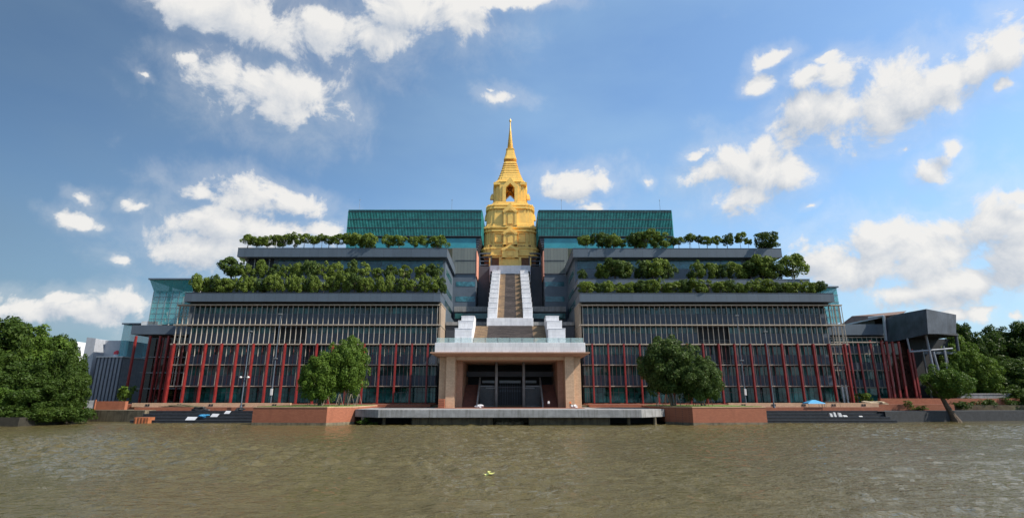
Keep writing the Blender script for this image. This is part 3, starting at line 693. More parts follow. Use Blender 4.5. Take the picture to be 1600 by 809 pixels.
# gabled porches on front and the three other faces
def porch(rot, wfront, y0, y1, hwpx, depth, name='gable_porch', opening=False):
    hw = hwpx*(PY-wfront)/(F*CT-(CY-y0)*ST); z0 = gz(y0, wfront+depth); z1 = gz(y1, wfront+depth); ze = z0+(z1-z0)*.62
    yf = wfront+depth; b = MB()
    def tr(p):
        x, y, z = p; x, y = x, -y
        for _ in range(rot): x, y = -y, x
        return (x, PY+y, z)
    def bx(x0, x1, ya, yb, za, zb):
        b.hexa([tr((x0,ya,za)),tr((x1,ya,za)),tr((x1,yb,za)),tr((x0,yb,za))][::-1], [tr((x0,ya,zb)),tr((x1,ya,zb)),tr((x1,yb,zb)),tr((x0,yb,zb))][::-1])
    if not opening:
        bx(-hw*.8, hw*.8, wfront-4, yf-.35, z0, ze)
    for sx in (-1, 1):
        xa, xb = sorted((sx*hw*.66, sx*hw*.98)); bx(xa, xb, wfront-3 if not opening else wfront-1.2, yf, z0, ze)
        xa, xb = sorted((sx*hw*.60, sx*hw*1.06)); bx(xa, xb, wfront-1, yf+.15, ze-.5, ze-.1); bx(xa, xb, wfront-1, yf+.15, z0, z0+.4)
    bx(-hw*1.1, hw*1.1, wfront-1, yf+.2, ze-.08, ze+.22)
    # layered gables
    for k_, (f_, dy) in enumerate(((1.12, .0), (.82, .22), (.5, .4))):
        h_ = (z1-ze)*(1.0 if k_ == 0 else .72 if k_ == 1 else .42); base = ze+.22
        pts = [(-hw*f_, base), (hw*f_, base), (hw*f_*.62, base+h_*.36), (hw*f_*.28, base+h_*.66), (0, base+h_), (-hw*f_*.28, base+h_*.66), (-hw*f_*.62, base+h_*.36)]
        if opening and k_ > 0: continue
        r1 = [tr((x, wfront-1.0, z)) for x, z in pts]; r2 = [tr((x, yf+dy, z)) for x, z in pts]
        b.loft([r1, r2])
    o = b.build(name, M['gold'], root)
    if not opening and rot == 0:
        c = MB(); f_ = .50; h_ = (z1-ze)*.42; base = ze+.3; y_ = PY-(yf+.46)
        c.loft([[(x, y_+.1, z) for x, z in ((-hw*.36, base), (hw*.36, base), (0, base+h_*.78))], [(x, y_-.02, z) for x, z in ((-hw*.36, base), (hw*.36, base), (0, base+h_*.78))]]); c.build('pediment', M['goldshade'], o)
        c = MB(); c.box(-hw*.42, hw*.42, PY-yf+.12, PY-yf+.5, z0+.5, ze-.8); c.build('niche_panel', M['goldshade'], o)
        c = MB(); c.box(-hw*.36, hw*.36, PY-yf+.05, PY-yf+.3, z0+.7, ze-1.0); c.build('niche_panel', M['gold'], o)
    return o
w1 = gw(42, 370); w2 = gw(37, 340); w3 = gw(26, 300)
for rot in range(4):
    dd = 1.9 if rot in (0, 2) else .35
    porch(rot, w1, 382, 353.5, 10.5, dd); porch(rot, w2, 352, 317, 10.5, dd)
    porch(rot, w1+.5, 402, 382, 12.5, dd+.4)
    # pointed arch gable over the open upper storey
    b = MB(); hw = .46*w3; zt0, zt1 = gz(291, w3), gz(277.5, w3)
    def tr2(x, y, z):
        y = -y
        for _ in range(rot): x, y = -y, x
        return (x, PY+y, z)
    for sx in (-1, 1):
        pts = [(sx*.26*w3, gz(315, w3)), (sx*hw, gz(315, w3)), (sx*hw, zt0), (0, zt1), (0, zt1-2.6), (sx*.26*w3, zt0-.6)]
        b.loft([[tr2(x, w3*.8, z) for x, z in pts], [tr2(x, w3*1.04, z) for x, z in pts]])
    b.build('arch_frame', M['gold'], root)
for s in (-1, 1):
    for (y0, y1, wf) in ((345,333,1.03),(331,320,.97),(312,303,.80)):
        for yy_ in (-.35, .35):
            b = MB(); X = s*w2*wf; Y = PY+yy_*w2; z0 = pz(y0, Y); z1 = pz(y1, Y)
            b.loft([[(X-.8,Y-.8,z0),(X+.8,Y-.8,z0),(X+.8,Y+.8,z0),(X-.8,Y+.8,z0)],[(X-.6,Y-.6,z0+(z1-z0)*.5),(X+.6,Y-.6,z0+(z1-z0)*.5),(X+.6,Y+.6,z0+(z1-z0)*.5),(X-.6,Y+.6,z0+(z1-z0)*.5)],[(X-.08,Y-.08,z1),(X+.08,Y-.08,z1),(X+.08,Y+.08,z1),(X-.08,Y+.08,z1)]])
            b.build('corner_ornament', M['gold'], root)
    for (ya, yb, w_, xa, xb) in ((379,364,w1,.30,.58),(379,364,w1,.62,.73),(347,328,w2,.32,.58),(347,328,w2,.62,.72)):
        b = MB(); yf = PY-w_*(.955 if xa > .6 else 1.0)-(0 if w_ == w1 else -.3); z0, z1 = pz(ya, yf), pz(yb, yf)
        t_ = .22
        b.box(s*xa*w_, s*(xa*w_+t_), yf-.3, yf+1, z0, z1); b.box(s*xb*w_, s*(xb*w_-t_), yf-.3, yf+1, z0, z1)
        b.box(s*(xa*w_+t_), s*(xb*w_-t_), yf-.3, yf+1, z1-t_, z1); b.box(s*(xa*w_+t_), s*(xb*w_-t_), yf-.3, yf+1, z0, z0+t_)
        b.build('panel_frame', M['goldshade'], root)
    for k_, (x0_, x1_, yf) in enumerate(((3.3, 6.2, PY-w1*1.02-.1), (6.9, 8.3, PY-w1*.975-.15))):
        b = MB()
        for i in range(5):
            xx = x0_+(x1_-x0_)*i/5; b.box(s*xx, s*(xx+.22), yf-.12, yf+.6, pz(385,yf), pz(383,yf))
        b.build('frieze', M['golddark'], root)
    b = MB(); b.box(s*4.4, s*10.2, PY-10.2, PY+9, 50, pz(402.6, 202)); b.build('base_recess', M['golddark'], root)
    b = MB(); b.box(s*3.0, s*4.4, PY-11.6, PY-9, pz(415,200), pz(402.6,201)); b.build('base_pier', M['gold'], root)
    b = MB(); b.box(s*7.6, s*8.3, PY-11.4, PY-9, pz(415,200), pz(402.6,201)); b.build('base_pier', M['gold'], root)
b = MB(); b.box(-3.15, 3.15, PY-12.2, PY-8, pz(416,200), pz(402.4,200)); b.build('base_porch', M['gold'], root)
b = MB()
for i in range(5): b.box(-2.9+i*1.32, -2.4+i*1.32, PY-12.35, PY-12.2, pz(415,200), pz(403,200))
b.build('base_pilaster', M['gold'], root)
b = MB(); zc_ = pz(294, PY-1); b.lathe([(.01,zc_-1.2),(.9,zc_-1.0),(1.25,zc_),(.9,zc_+1.1),(.01,zc_+1.5)], 0, PY-1, 10); b.tube((0,PY-1,zc_+1.4), (0,PY-1,zc_+3), .2)
for sx in (-1, 1): b.tube((sx*.1,PY-1,zc_-1), (sx*2.1,PY-1,zc_-4), .25); b.tube((sx*.5,PY-1,zc_), (sx*2.2,PY-1,zc_+1.2), .25)
b.build('hanging_ornament', M['golddark'], root)

# ------------------------------------------------------------------ side buildings
# left glass corner
root = thing('glass_tower', 'tall teal glass corner hall with flared flat roof at the left wing end', 'building', (-108, 160, ZG))
Yg = 160.0; xA = px(242, 455, Yg); xB = px(300, 470, Yg); zr = pz(439, Yg); zf = pz(456, Yg); zlow = pz(507, Yg)
tg = bpy.data.materials.new('clear_teal_glass'); tg.use_nodes = True; _b = tg.node_tree.nodes['Principled BSDF']
_b.inputs['Base Color'].default_value = (.10,.45,.48,1); _b.inputs['Alpha'].default_value = .42; _b.inputs['Roughness'].default_value = .06
b = MB(); b.box(xA, xB, Yg, Yg+.12, zlow, zf); b.build('glass_wall', tg, root)
b = MB(); b.box(xA, xA+.12, Yg+.12, Yg+24, zlow, zf); b.build('glass_wall', tg, root)
xt = px(235, 439, Yg-1.5)
b = MB(); b.hexa([(xA,Yg,zf),(xB,Yg,zf),(xB,Yg+.1,zf),(xA,Yg+.1,zf)], [(xt,Yg-1.5,zr),(xB,Yg-1.5,zr),(xB,Yg-1.4,zr),(xt,Yg-1.4,zr)]); b.build('flared_glass', tg, root)
b = MB(); b.hexa([(xA,Yg+.1,zf),(xA+.1,Yg+.1,zf),(xA+.1,Yg+24,zf),(xA,Yg+24,zf)], [(xt,Yg-1.4,zr),(xt+.1,Yg-1.4,zr),(xt+.1,Yg+24,zr),(xt,Yg+24,zr)]); b.build('flared_glass', tg, root)
b = MB(); b.box(xt-.3, xB, Yg-1.8, Yg+25, zr, zr+.45); b.build('roof', M['slate'], root)
b = MB(); b.box(xA+3.5, xB, Yg+9, Yg+10, zlow, zr-.1); b.box(xA+.4, xB, Yg+.6, Yg+.8, zf-.5, zf+.3); b.build('inner_wall', M['clad2'], root)
for i in range(3):
    xx = xA+3.0+i*4.6; b = MB(); b.tube((xx,Yg+3,zlow), (xx,Yg+3,zr), .45, .45, 10); b.build('column', M['conc'], root)
b = MB()
for i in range(6): z = zlow+(zf-zlow)*i/6; b.box(xA, xB, Yg-.08, Yg, z-.04, z+.04)
for i in range(7): x = xA+(xB-xA)*i/6; b.box(x-.05, x+.05, Yg-.1, Yg-.02, zlow, zf)
b.build('glazing_bar', M['steel'], root)
b = MB(); b.box(px(206,515,157), -95.4, 157.2, 186, pz(522,157), pz(508,157)); b.build('roof_band', M['slate'], root)
# left recessed block below
xl = px(209, 600, 160)
b = MB(); b.box(xl+2, -94.6, 165, 185, ZG, pz(523,157)); b.build('dark_wall', M['core'], root)
for k in range(3):
    z = ZG+4.6*(k+1); b = MB(); b.box(xl+1, -95, 160.5, 165, z-.25, z); b.build('floor_slab', M['conc'], root)
for i in range(5):
    x = xl+1.6+i*3.6; b = MB(); b.box(x, x+3.4, 162.0, 162.1, ZG, pz(524,160)); b.build('window', glassmat('brown_glass', (.05,.022,.018), .05, .8, .5) if i == 0 else bpy.data.materials['brown_glass'], root)
for i, (xp, yy) in enumerate(((213.8,531),(236,531),(251.7,531),(264.5,533))):
    X = px(xp, yy, 156); b = MB(); b.box(X-.22, X+.22, 155.6, 156.2, ZG-.3, pz(525,156)); b.build('red_column', M['red'], root)
    if i < 2: b = MB(); b.box(X+1.0, X+1.3, 160.2, 160.5, ZG-.3, pz(525,156)); b.build('red_column', M['red'], root)
b = MB(); X = px(193, 520, 170); b.box(X, X+2.6, 170, 180, ZG, pz(507,170)); b.build('glass_wall', tg, root)
b = MB(); b.box(X-.4, -100, 169.5, 181, pz(507,170), pz(505,170)); b.build('roof', M['slate'], root)
b = MB(); X = px(222,507,160); b.box(X, X+5, 160, 166, pz(508,160), pz(502,160)); b.build('roof_box', M['whitemetal'], root)

# left metal-clad building
root = thing('metal_clad_building', 'grey ribbed metal clad building at the far left beside the trees', 'building', (-128, 166, ZG))
Xa, Xb = px(146, 600, 166), px(186, 600, 166)
b = MB(); b.box(Xa, Xb, 166, 190, ZG, pz(558,166)); b.build('wall', M['clad2'], root)
b = MB(); n = 7
for i in range(n+1): x = Xa+(Xb-Xa)*i/n; b.box(x-.1, x+.1, 165.75, 166, ZG, pz(557.5,166))
b.build('ribs', M['slate_dark'], root)
Xc = px(131, 560, 168); b = MB(); zt_ = pz(527,168)
b.hexa([(Xc,168,ZG),(Xc+3.6,168,ZG),(Xc+3.6,184,ZG),(Xc,184,ZG)], [(Xc,168,zt_),(Xc+2.9,168,zt_-.3),(Xc+3.4,184,zt_-1.5),(Xc,184,zt_)]); b.build('tower_wall', M['clad1'], root)
b = MB(); b.box(Xc+2.9, Xc+10, 172, 184, ZG, pz(532,172)); b.build('rear_wall', M['clad1'], root)
b = MB(); b.box(Xa-.2, Xb+.2, 165.6, 190, pz(558,166)+.01, pz(556.6,166)); b.build('roof_edge', M['whitemetal'], root)
b = MB(); Xd = px(178, 548, 170); zt_ = pz(560,170)
b.lathe([(.9,zt_),(.9,zt_+2.2),(.3,zt_+2.7)], Xd, 172, 14); o = b.build('water_tank', M['flagred'], origin=(Xd,172,zt_)); tag(o, 'small red and white tank on the metal clad roof', 'tank')
b = MB(); b.lathe([(.93,zt_+.7),(.93,zt_+1.4)], Xd, 172, 14); b.build('white_band', M['litter'], o)

# right recessed block
root = thing('connecting_block', 'low grey fin faced block between right wing and angular hall', 'building', (108, 162, ZG))
x0, x1 = px(1312,515,162), px(1386,515,162)
b = MB(); b.box(x0-6, x1, 163.5, 185, ZG, pz(523,162)); b.build('wall', M['core'], root)
b = MB(); b.box(x0-6, x1, 162, 186, pz(522.8,162), pz(506,162)); b.build('roof_band', M['slate'], root)
lv = [ZG+.2, pz(604,162), pz(577,162), pz(551,162), pz(525,162)]
for k in range(4):
    for i in range(4):
        a = x0-2+(x1-x0+2)*i/4; c = x0-2+(x1-x0+2)*(i+1)/4
        b = MB(); b.box(a+.05, c-.05, 163.3, 163.45, lv[k]+.3+(0 if k == 0 else 2.0), lv[k+1]-.3); b.build('window', M['glass_g'] if k == 0 else M['glass'], root)
    b = MB(); b.box(x0-3, x1, 162.6, 163.4, lv[k+1]-.3, lv[k+1]-.05); b.build('floor_rail', M['rail'], root)
    if k:
        b = MB(); b.box(x0-3, x1, 163.1, 163.5, lv[k], lv[k]+2.2); b.build('spandrel', M['spandrel'], root)
    b = MB(); x = x0-2
    while x < x1 and k: b.box(x-.06, x+.06, 162.5, 162.7, lv[k], lv[k+1]-.3); x += 1.5
    if k: b.build('fin_row', M['fin'], root)
for xp in (1317, 1327, 1342, 1361.5, 1380.5):
    X = px(xp, 538, 157); b = MB(); b.box(X-.2, X+.2, 156.8, 157.3, ZG-.3, pz(535 if xp < 1350 else 531,157)); b.build('red_column', M['red'], root)
b = MB(); X = px(1380,530,157); b.box(95.2, X, 156.7, 157.6, pz(535,157), pz(533.4,157)); b.build('top_rail', M['rail'], root)
for xp in (1322, 1328):
    X = px(xp-3, 615, 158); b = MB(); b.box(X-.25, X+.25, 158, 158.3, ZG, pz(601,158)); b.build('white_post', M['whitemetal'], root)
# scaffold-like open frames and glass edge at the outer end of the right wing
root = thing('glass_end_screen', 'narrow green glass screen with open frame at the right wing end', 'screen', (96, 153, ZG))
X0, X1 = 91.3, px(1309, 455, 156)
b = MB(); b.box(X0, X1, 156, 156.1, pz(503,156), pz(449,156)); b.box(X1-.1, X1, 156.1, 170, pz(503,156), pz(449,156)); b.build('glass_wall', tg, root)
b = MB(); b.box(X0, X1+.4, 155.5, 170, pz(449,156), pz(447,156)); b.build('roof', M['slate'], root)
b = MB()
for i in range(5): x = 93.0+i*.95; b.box(x-.06, x+.06, 151.5, 151.7, rows[3], rows[5]+.3)
b.build('open_frame', M['fin'], root)
b = MB()
for i in range(8): z = rows[3]+(pz(449,156)-rows[3])*i/8; b.box(X0, X1+.05, 155.86, 155.98, z-.05, z+.05)
b.build('glazing_bar', M['steel'], root)
root = thing('end_frame', 'open beige steel frame beyond the left wing end', 'frame', (-95, 152, ZG))
b = MB()
for i in range(4): x = -93.2-i*.9; b.box(x-.06, x+.06, 151.5, 151.7, rows[1], rows[5]+.3)
b.build('upright', M['fin'], root)
b = MB()
for k in range(1, 6): b.box(-96.6, -92.6, 151.3, 151.5, rows[k]-.15, rows[k]+.1)
for k in (3.5, 4.5): z = rows[3]+(rows[4]-rows[3])*(k-3); b.box(-96.6, -92.6, 151.3, 151.5, z-.08, z+.08)
b.build('crossbar', M['rail'], root)
b = MB(); b.box(-96.3, -95.7, 150.6, 151.2, ZG, rows[3]); b.box(-94.6, -94.2, 153, 153.4, ZG, rows[3]); b.build('red_column', M['red'], root)

# angular hall on the right
root = thing('angular_hall', 'dark angular hall with brown roof and slanted white struts at the far right', 'building', (128, 155, ZG))
Yh = 150.0
def hp(x, y, Y): return (px(x,y,Y), Y, pz(y,Y))
# folded fascia: left (1383,495)-(1383,533), corner (1450,482)-(1450,520), right (1496,491)-(1496,521)
b = MB()
tl, bl = hp(1385,497,160), hp(1385,535,160); tc_, bc = hp(1449,482,146), hp(1452,521,146); tr_, br_ = hp(1496,491,152), hp(1496,521,152)
ref_l = hp(1408,489.5,155); ref_lb = hp(1408,531,155)
for (a, a2, c, c2) in ((tl, bl, ref_l, ref_lb), (ref_l, ref_lb, tc_, bc), (tc_, bc, tr_, br_)):
    b.hexa([a2, c2, (c2[0],c2[1]+.6,c2[2]), (a2[0],a2[1]+.6,a2[2])], [a, c, (c[0],c[1]+.6,c[2]), (a[0],a[1]+.6,a[2])])
b.hexa([br_, (br_[0]+.01,br_[1],br_[2]), (br_[0]+4,br_[1]+30,br_[2]), (br_[0]+3.5,br_[1]+30,br_[2])], [tr_, (tr_[0]+.01,tr_[1],tr_[2]), (tr_[0]+4,tr_[1]+30,tr_[2]), (tr_[0]+3.5,tr_[1]+30,tr_[2])])
b.build('folded_fascia', mat('blue_grey_fascia', (.055,.066,.086), .6, var=.4, nscale=.25, streak=.6), root)
b = MB(); b.prism([(tl[0],tl[1]+.5),(ref_l[0],ref_l[1]+.5),(tc_[0],tc_[1]+.5),(tr_[0]-.1,tr_[1]+.5),(tr_[0]+3,182),(tl[0],182)], bc[2]+.2, bc[2]+.7); b.build('ceiling', M['core'], root)
b = MB(); a0 = hp(1326,505,166); a1 = hp(1382,492,160); a2 = (a1[0]+2,190,a1[2]+2.0)
pk = hp(1422,484,170)
b.quadpoly([a0, hp(1386,496.5,160), ref_l, (tc_[0],tc_[1],tc_[2]), (tr_[0],tr_[1],tr_[2]), (tr_[0]+3,185,tr_[2]-.5), (pk[0],185,pk[2]-1), (a0[0],190,a0[2])][:8])
rf = MB()
A_ = hp(1328,504.5,164); B_ = hp(1384,492.5,160); C_ = hp(1423,483.5,168); D_ = hp(1408,489.2,156)
rf.hexa([(A_[0],A_[1],A_[2]-.4),(B_[0],B_[1],B_[2]-.4),(B_[0],B_[1]+25,B_[2]-.6),(A_[0],A_[1]+20,A_[2]-.4)],[A_,B_,(B_[0],B_[1]+25,B_[2]),(A_[0],A_[1]+20,A_[2])])
rf.build('pale_roof', M['clad1'], root)
rf = MB(); rf.hexa([(B_[0],B_[1],B_[2]-.4),(D_[0],D_[1]+.8,D_[2]-.6),(C_[0]+6,C_[1]+16,C_[2]-1),(B_[0],B_[1]+25,B_[2]-.6)],[(B_[0],B_[1],B_[2]),(D_[0],D_[1]+.8,D_[2]-.1),(C_[0]+2,C_[1]+4,C_[2]+.3),(B_[0]+3,B_[1]+20,C_[2]-.2)])
rf.build('brown_roof', M['brownroof'], root)
fi = MB(); fi.box(px(1384,500,166), px(1430,500,166), 166, 184, bc[2]+.8, pz(491,166)); fi.build('rear_roof', M['slate_dark'], root)
gb = MB(); gb.hexa([(A_[0],A_[1]+.8,pz(506,162)),(B_[0]-.1,A_[1]+.8,pz(506,162)),(B_[0]-.1,A_[1]+1.2,pz(506,162)),(A_[0],A_[1]+1.2,pz(506,162))],[(A_[0],A_[1]+.8,A_[2]-.5),(B_[0]-.1,A_[1]+.8,B_[2]-.2),(B_[0]-.1,A_[1]+1.2,B_[2]-.2),(A_[0],A_[1]+1.2,A_[2]-.5)]); gb.build('gable_louvre', M['olive'], root)
b = MB(); p0, p1 = hp(1382,493,159.5), hp(1386,532,159.5); b.tube(p0, p1, .4, .4, 6); b.tube(p0, hp(1358,496,163), .3, .3, 6); b.build('pale_edge', M['clad1'], root)
b = MB(); b.box(px(1386,560,168), px(1440,560,168), 168, 184, ZG, bc[2]+.19); b.build('rear_wall', M['core'], root)
b = MB(); b.box(px(1428,560,161), px(1500,560,161), 161, 167.9, ZG, bc[2]+.19); b.build('rear_wall', M['core'], root)
bm_ = bpy.data.materials['brown_glass']
for i in range(9):
    x = px(1386+i*11, 590, 163); x2 = px(1386+(i+1)*11-.8, 590, 163); zt_ = pz(532+i*1.0 if i < 4 else 552, 163)
    b = MB(); b.box(x, x2, 163, 163.15, ZG, zt_); b.build('window', bm_ if i < 4 else M['glass'], root)
for xp, xt_ in ((1393,1386),(1401,1392),(1410,1399),(1420,1406),(1436,1426),(1441,1432)):
    b = MB(); Y = 155; q0 = hp(xp,622,Y); q1 = hp(xp-14, 533 if xp < 1425 else 545, Y); b.hexa([(q0[0]-.25,Y,ZG),(q0[0]+.25,Y,ZG),(q0[0]+.25,Y+.5,ZG),(q0[0]-.25,Y+.5,ZG)],[(q1[0]-.25,Y,q1[2]),(q1[0]+.25,Y,q1[2]),(q1[0]+.25,Y+.5,q1[2]),(q1[0]-.25,Y+.5,q1[2])]); b.build('red_column', M['red'], root)
for (xa, ya, xb, yb, r_) in ((1448,521,1462,585,.42),(1460,549,1469,580,.38),(1476,540,1482,576,.3),(1419,528,1424,550,.3),(1424,549,1490,544,.35)):
    b = MB(); b.tube(hp(xa,ya,151), hp(xb,yb,151), r_*.75, r_*.75, 8); b.build('strut', M['clad2'], root)
b = MB(); q = hp(1495,520,153); q2 = hp(1503,590,153); b.tube(q, (q2[0],153,ZG), .4, .4, 8); b.build('corner_post', M['slate_dark'], root)
b = MB(); b.box(px(1440,560,158), px(1500,560,158), 157, 157.6, pz(553,158), pz(549,158)); b.box(px(1440,590,158), px(1500,590,158), 157, 157.6, pz(592,158), pz(589,158)); b.build('inner_beam', M['slate'], root)
for xp in (1430,1452,1470,1488):
    b = MB(); X = px(xp,600,157); b.box(X-.15,X+.15,156.4,156.9,ZG,pz(545,157)); b.build('slim_post', M['steel'], root)

# ------------------------------------------------------------------ river deck and embankment boxes
root = thing('river_deck', 'long stained concrete river deck in front of the portico', 'deck', (0, 112, 0))
zp = 3.08
xe = px(1010,645,112)
b = MB(); b.prism([(-27,112),(27,112),(33.2,117.3),(33.2,139),(-33.2,139),(-33.2,117.3)], pz(652,112), zp); b.build('deck_slab', M['conc'], root, bevel=.05)
b = MB(); b.box(-20.5, -3.6, 114.5, 118, -.8, pz(652.1,112)); b.build('retaining_wall', M['oldconc'], root)
b = MB(); b.box(3.9, 20.9, 114.5, 118, -.8, pz(652.1,112)); b.build('retaining_wall', M['oldconc'], root)
b = MB(); b.box(-33, 33, 122, 123, -.8, pz(652.1,112)); b.build('rear_wall', M['core'], root)
b = MB(); b.box(-3.55, 3.85, 119, 119.6, .2, pz(652.1,112)); b.build('gate_beam', M['oldconc'], root)
for x in (-26.5, -31, 25, 30.5):
    b = MB(); b.tube((x,115.5,-.8), (x,115.5,pz(652.1,112)), .35, .35, 10); b.build('pile', M['oldconc'], root)
b = MB(); b.box(-17.2, 17.2, 124.5, 139.2, zp+.004, zp+.09); b.build('brick_paving', M['brick'], root)
def blob(name, cx, cy, cz, rx, ry, rz, m, n=26, rough=.25, seed=1):
    import bmesh
    rr = random.Random(seed); bm = bmesh.new(); bmesh.ops.create_icosphere(bm, subdivisions=3, radius=1)
    from mathutils import noise as mn
    for v in bm.verts:
        k_ = 1+rough*mn.noise(v.co*1.6+Vector((seed*3.1,0,0)))*2+rough*.6*mn.noise(v.co*4+Vector((seed,2,0))); v.co = Vector((v.co.x*rx*k_, v.co.y*ry*k_, v.co.z*rz*k_))
    me = bpy.data.meshes.new(name); bm.to_mesh(me); bm.free(); me.materials.append(M[m]); o = bpy.data.objects.new(name, me); C.objects.link(o); o.location = (cx,cy,cz); return o
for i, (x, w, l_) in enumerate(((-2.2,1.1,'left end of the pale rubble pile in the deck gap'),(-.7,1.3,'broad middle stone of the pale rubble pile in the deck gap'),(.8,1.0,'flat right stone of the pale rubble pile in the deck gap'),(2.3,.8,'small dark edged right end stone in the deck gap'))):
    tag(blob('rubble_stone', x, 117+.3*i, .12, w, .9, .42, 'rock', seed=i+3), l_, 'stone', 'stones in the deck gap')

def planter(s):
    side = 'left' if s < 0 else 'right'
    xi = 33.3; xc = px(1083,660,112)+.2; xo = px(1199,650,114)
    root = thing('brick_embankment', 'terracotta brick embankment box holding trees, %s of the river deck' % side, 'embankment', (s*45, 114, 0))
    pts = [(s*xi,117.6),(s*xc,112.2),(s*xo,114),(s*xo,138),(s*xi,138)]
    if s > 0: pts = pts
    b = MB(); b.prism(pts if s > 0 else pts[::-1], -1, 3.45); b.build('wall', M['brick'], root)
    c = MB(); c.prism([(p_[0], p_[1]-.06 if p_[1] < 130 else p_[1]) for p_ in (pts if s > 0 else pts[::-1])], 3.455, 3.62); c.build('coping', M['tan'], root)
    pin = [(s*(xi+.5),118.1),(s*xc,112.9),(s*(xo-.5),114.5),(s*(xo-.5),137),(s*(xi+.5),137)]
    q = MB(); q.prism(pin if s > 0 else pin[::-1], 3.63, 3.72); struct_o = q.build('grass_bed', M['hedge'], root)
    b = MB(); b.prism([(x_*1.0, y_-.02) for x_, y_ in (pts if s > 0 else pts[::-1])], -.2, .5); b.build('wet_stain', M['oldconc'], root)
planter(-1); planter(1)

def bankwall(name, label, pts, zt_, m, cat='embankment'):
    b = MB(); b.prism(pts, -1, zt_); return tag(b.build(name, M[m]), label, cat)
xl = px(392,650,116); xr = px(1201,650,116)
# dark steps, left and right
def steps(s, xa, xb, lab, xc):
    root = thing('river_steps', lab, 'steps', (s*(abs(xa)+abs(xb))/2, 125, 0))
    for i in range(4):
        b = MB(); y0 = 122.5+i*2.0; b.box(xa+random.uniform(-.4,.4)*0, xb, y0, 131, -1+(i>0)*(1.0+.62*(i-1)), .62*(i+1)-.1)
        b.build('step', M['blackstep'], root, bevel=.03)
        c = MB(); c.box(xa, xb, y0-.05, y0+.25, .62*(i+1)-.099, .62*(i+1)); c.build('step_nosing', M['slate_dark'], root)
steps(-1, px(213,650,124), xl-.05, 'black stepped river landing left of the left brick embankment', 0)
steps(1, xr+.05, px(1395,650,124), 'black stepped river landing right of the right brick embankment', 0)
# outer banks
b = MB(); b.prism([(px(130,648,130),131),(px(213,650,124)-.02,127),(px(213,650,124)-.02,139.2),(px(130,648,130),139.2)], -1, 2.6); tag(b.build('quay_wall', M['oldconc']), 'low dirty brown quay wall at the left by the trees', 'quay')
b = MB(); b.prism([(px(1395,650,124)+.02,126),(px(1495,650,136),131),(px(1680,650,140),137),(px(1680,650,140),139.1),(px(1395,650,124)+.02,139.1)], -1, 2.35); tag(b.build('quay_wall', M['blackstep']), 'low black quay wall on the right under the leaning tree', 'quay')
b = MB(); b.box(px(1380,640,141), px(1600,640,141), 141, 142, ZG-.8, pz(622,141)); tag(b.build('brick_wall', M['brick']), 'low weathered brick wall below the angular hall on the right', 'wall')
b = MB(); b.box(px(1500,630,144), px(1690,630,144), 143, 144, ZG-.8, pz(616,143)); b.box(px(1500,630,144), px(1690,630,144), 142.9, 143.2, pz(616,143), pz(615,143)+.15); tag(b.build('parapet_wall', M['conc']), 'grey concrete parapet below the trees on the right', 'wall')
b = MB(); b.box(px(131,640,134), px(200,640,134), 133, 134, 2.6, pz(629,134)+.4); tag(b.build('brick_wall', M['brick']), 'low rust coloured brick wall at far left bank', 'wall')
for s in (-1, 1):
    b = MB(); x0_, x1_ = (px(210,635,137), xl) if s < 0 else (xr, px(1372,635,137))
    b.box(x0_, x1_, 136.3, 136.99, 3.2, ZG+.62)
    o = b.build('brick_wall', M['tan']); tag(o, '%s low brick retaining wall running behind the black river steps' % ('left' if s < 0 else 'right'), 'wall')
    v = MB()
    for i in range(5):
        xx = x0_+(x1_-x0_)*(i+.5)/5; v.box(xx-.5, xx-.1, 136.22, 136.3, 3.4, 3.9); v.box(xx+.1, xx+.5, 136.22, 136.3, 3.4, 3.9)
    v.build('vent', M['core'], o)
# small things on the bank -----------------------------------------------
b = MB(); x = px(145,632,131); b.box(x-1.1, x+1.1, 130.4, 130.6, 2.62, pz(625,131)); o = tag(b.build('sign_board', M['litter']), 'blank white board standing on the far left quay', 'board')
b = MB(); b.box(x+1.15, x+1.35, 130.3, 130.6, 2.62, pz(624,131)); b.build('post', M['brick'], o)
b = MB(); x = px(421,651,121); b.box(px(217,650,121.5)-.5, px(235,650,121.5), 121.2, 123.5, -.3, 1.25)
for i in range(4): xx = px(217,650,121.5)-.2+i*.7; b.box(xx, xx+.2, 121.1, 121.2, 0, 1.2)
tag(b.build('steel_box', M['orange']), 'rusty orange steel box at the waterline by the left steps', 'box')
lit = [(310,645,'litter_board','litter','largest white board lying on the left black steps'),(338,641,'litter_board','litter','white board leaning on the left black steps near the blue sack'),(352,640,'litter_board','litter','right hand white board on the left black steps'),
       (325,643,'blue_sack','blue','crumpled blue sack on the left black steps')]
for i, (xp, yp, nm, mt, lab) in enumerate(lit):
    X = px(xp,yp,126); b = MB()
    if nm == 'blue_sack': tag(blob('blue_sack', X, 124.8, 1.45, .9, .5, .35, 'blue', rough=.4, seed=9), lab, 'sack'); continue
    w_ = (1.1,.8,.6)[i]; Y = (123.3,125.4,126.9)[i]; z = (.56,1.16,1.76)[i]
    b.hexa([(X-w_,Y,z),(X+w_,Y,z),(X+w_,Y+.05,z),(X-w_,Y+.05,z)],[(X-w_+.3,Y+.4,z+.75),(X+w_+.3,Y+.4,z+.7),(X+w_+.3,Y+.46,z+.7),(X-w_+.3,Y+.46,z+.75)])
    tag(b.build(nm, M['litter']), lab, 'board', 'white boards on the left steps')
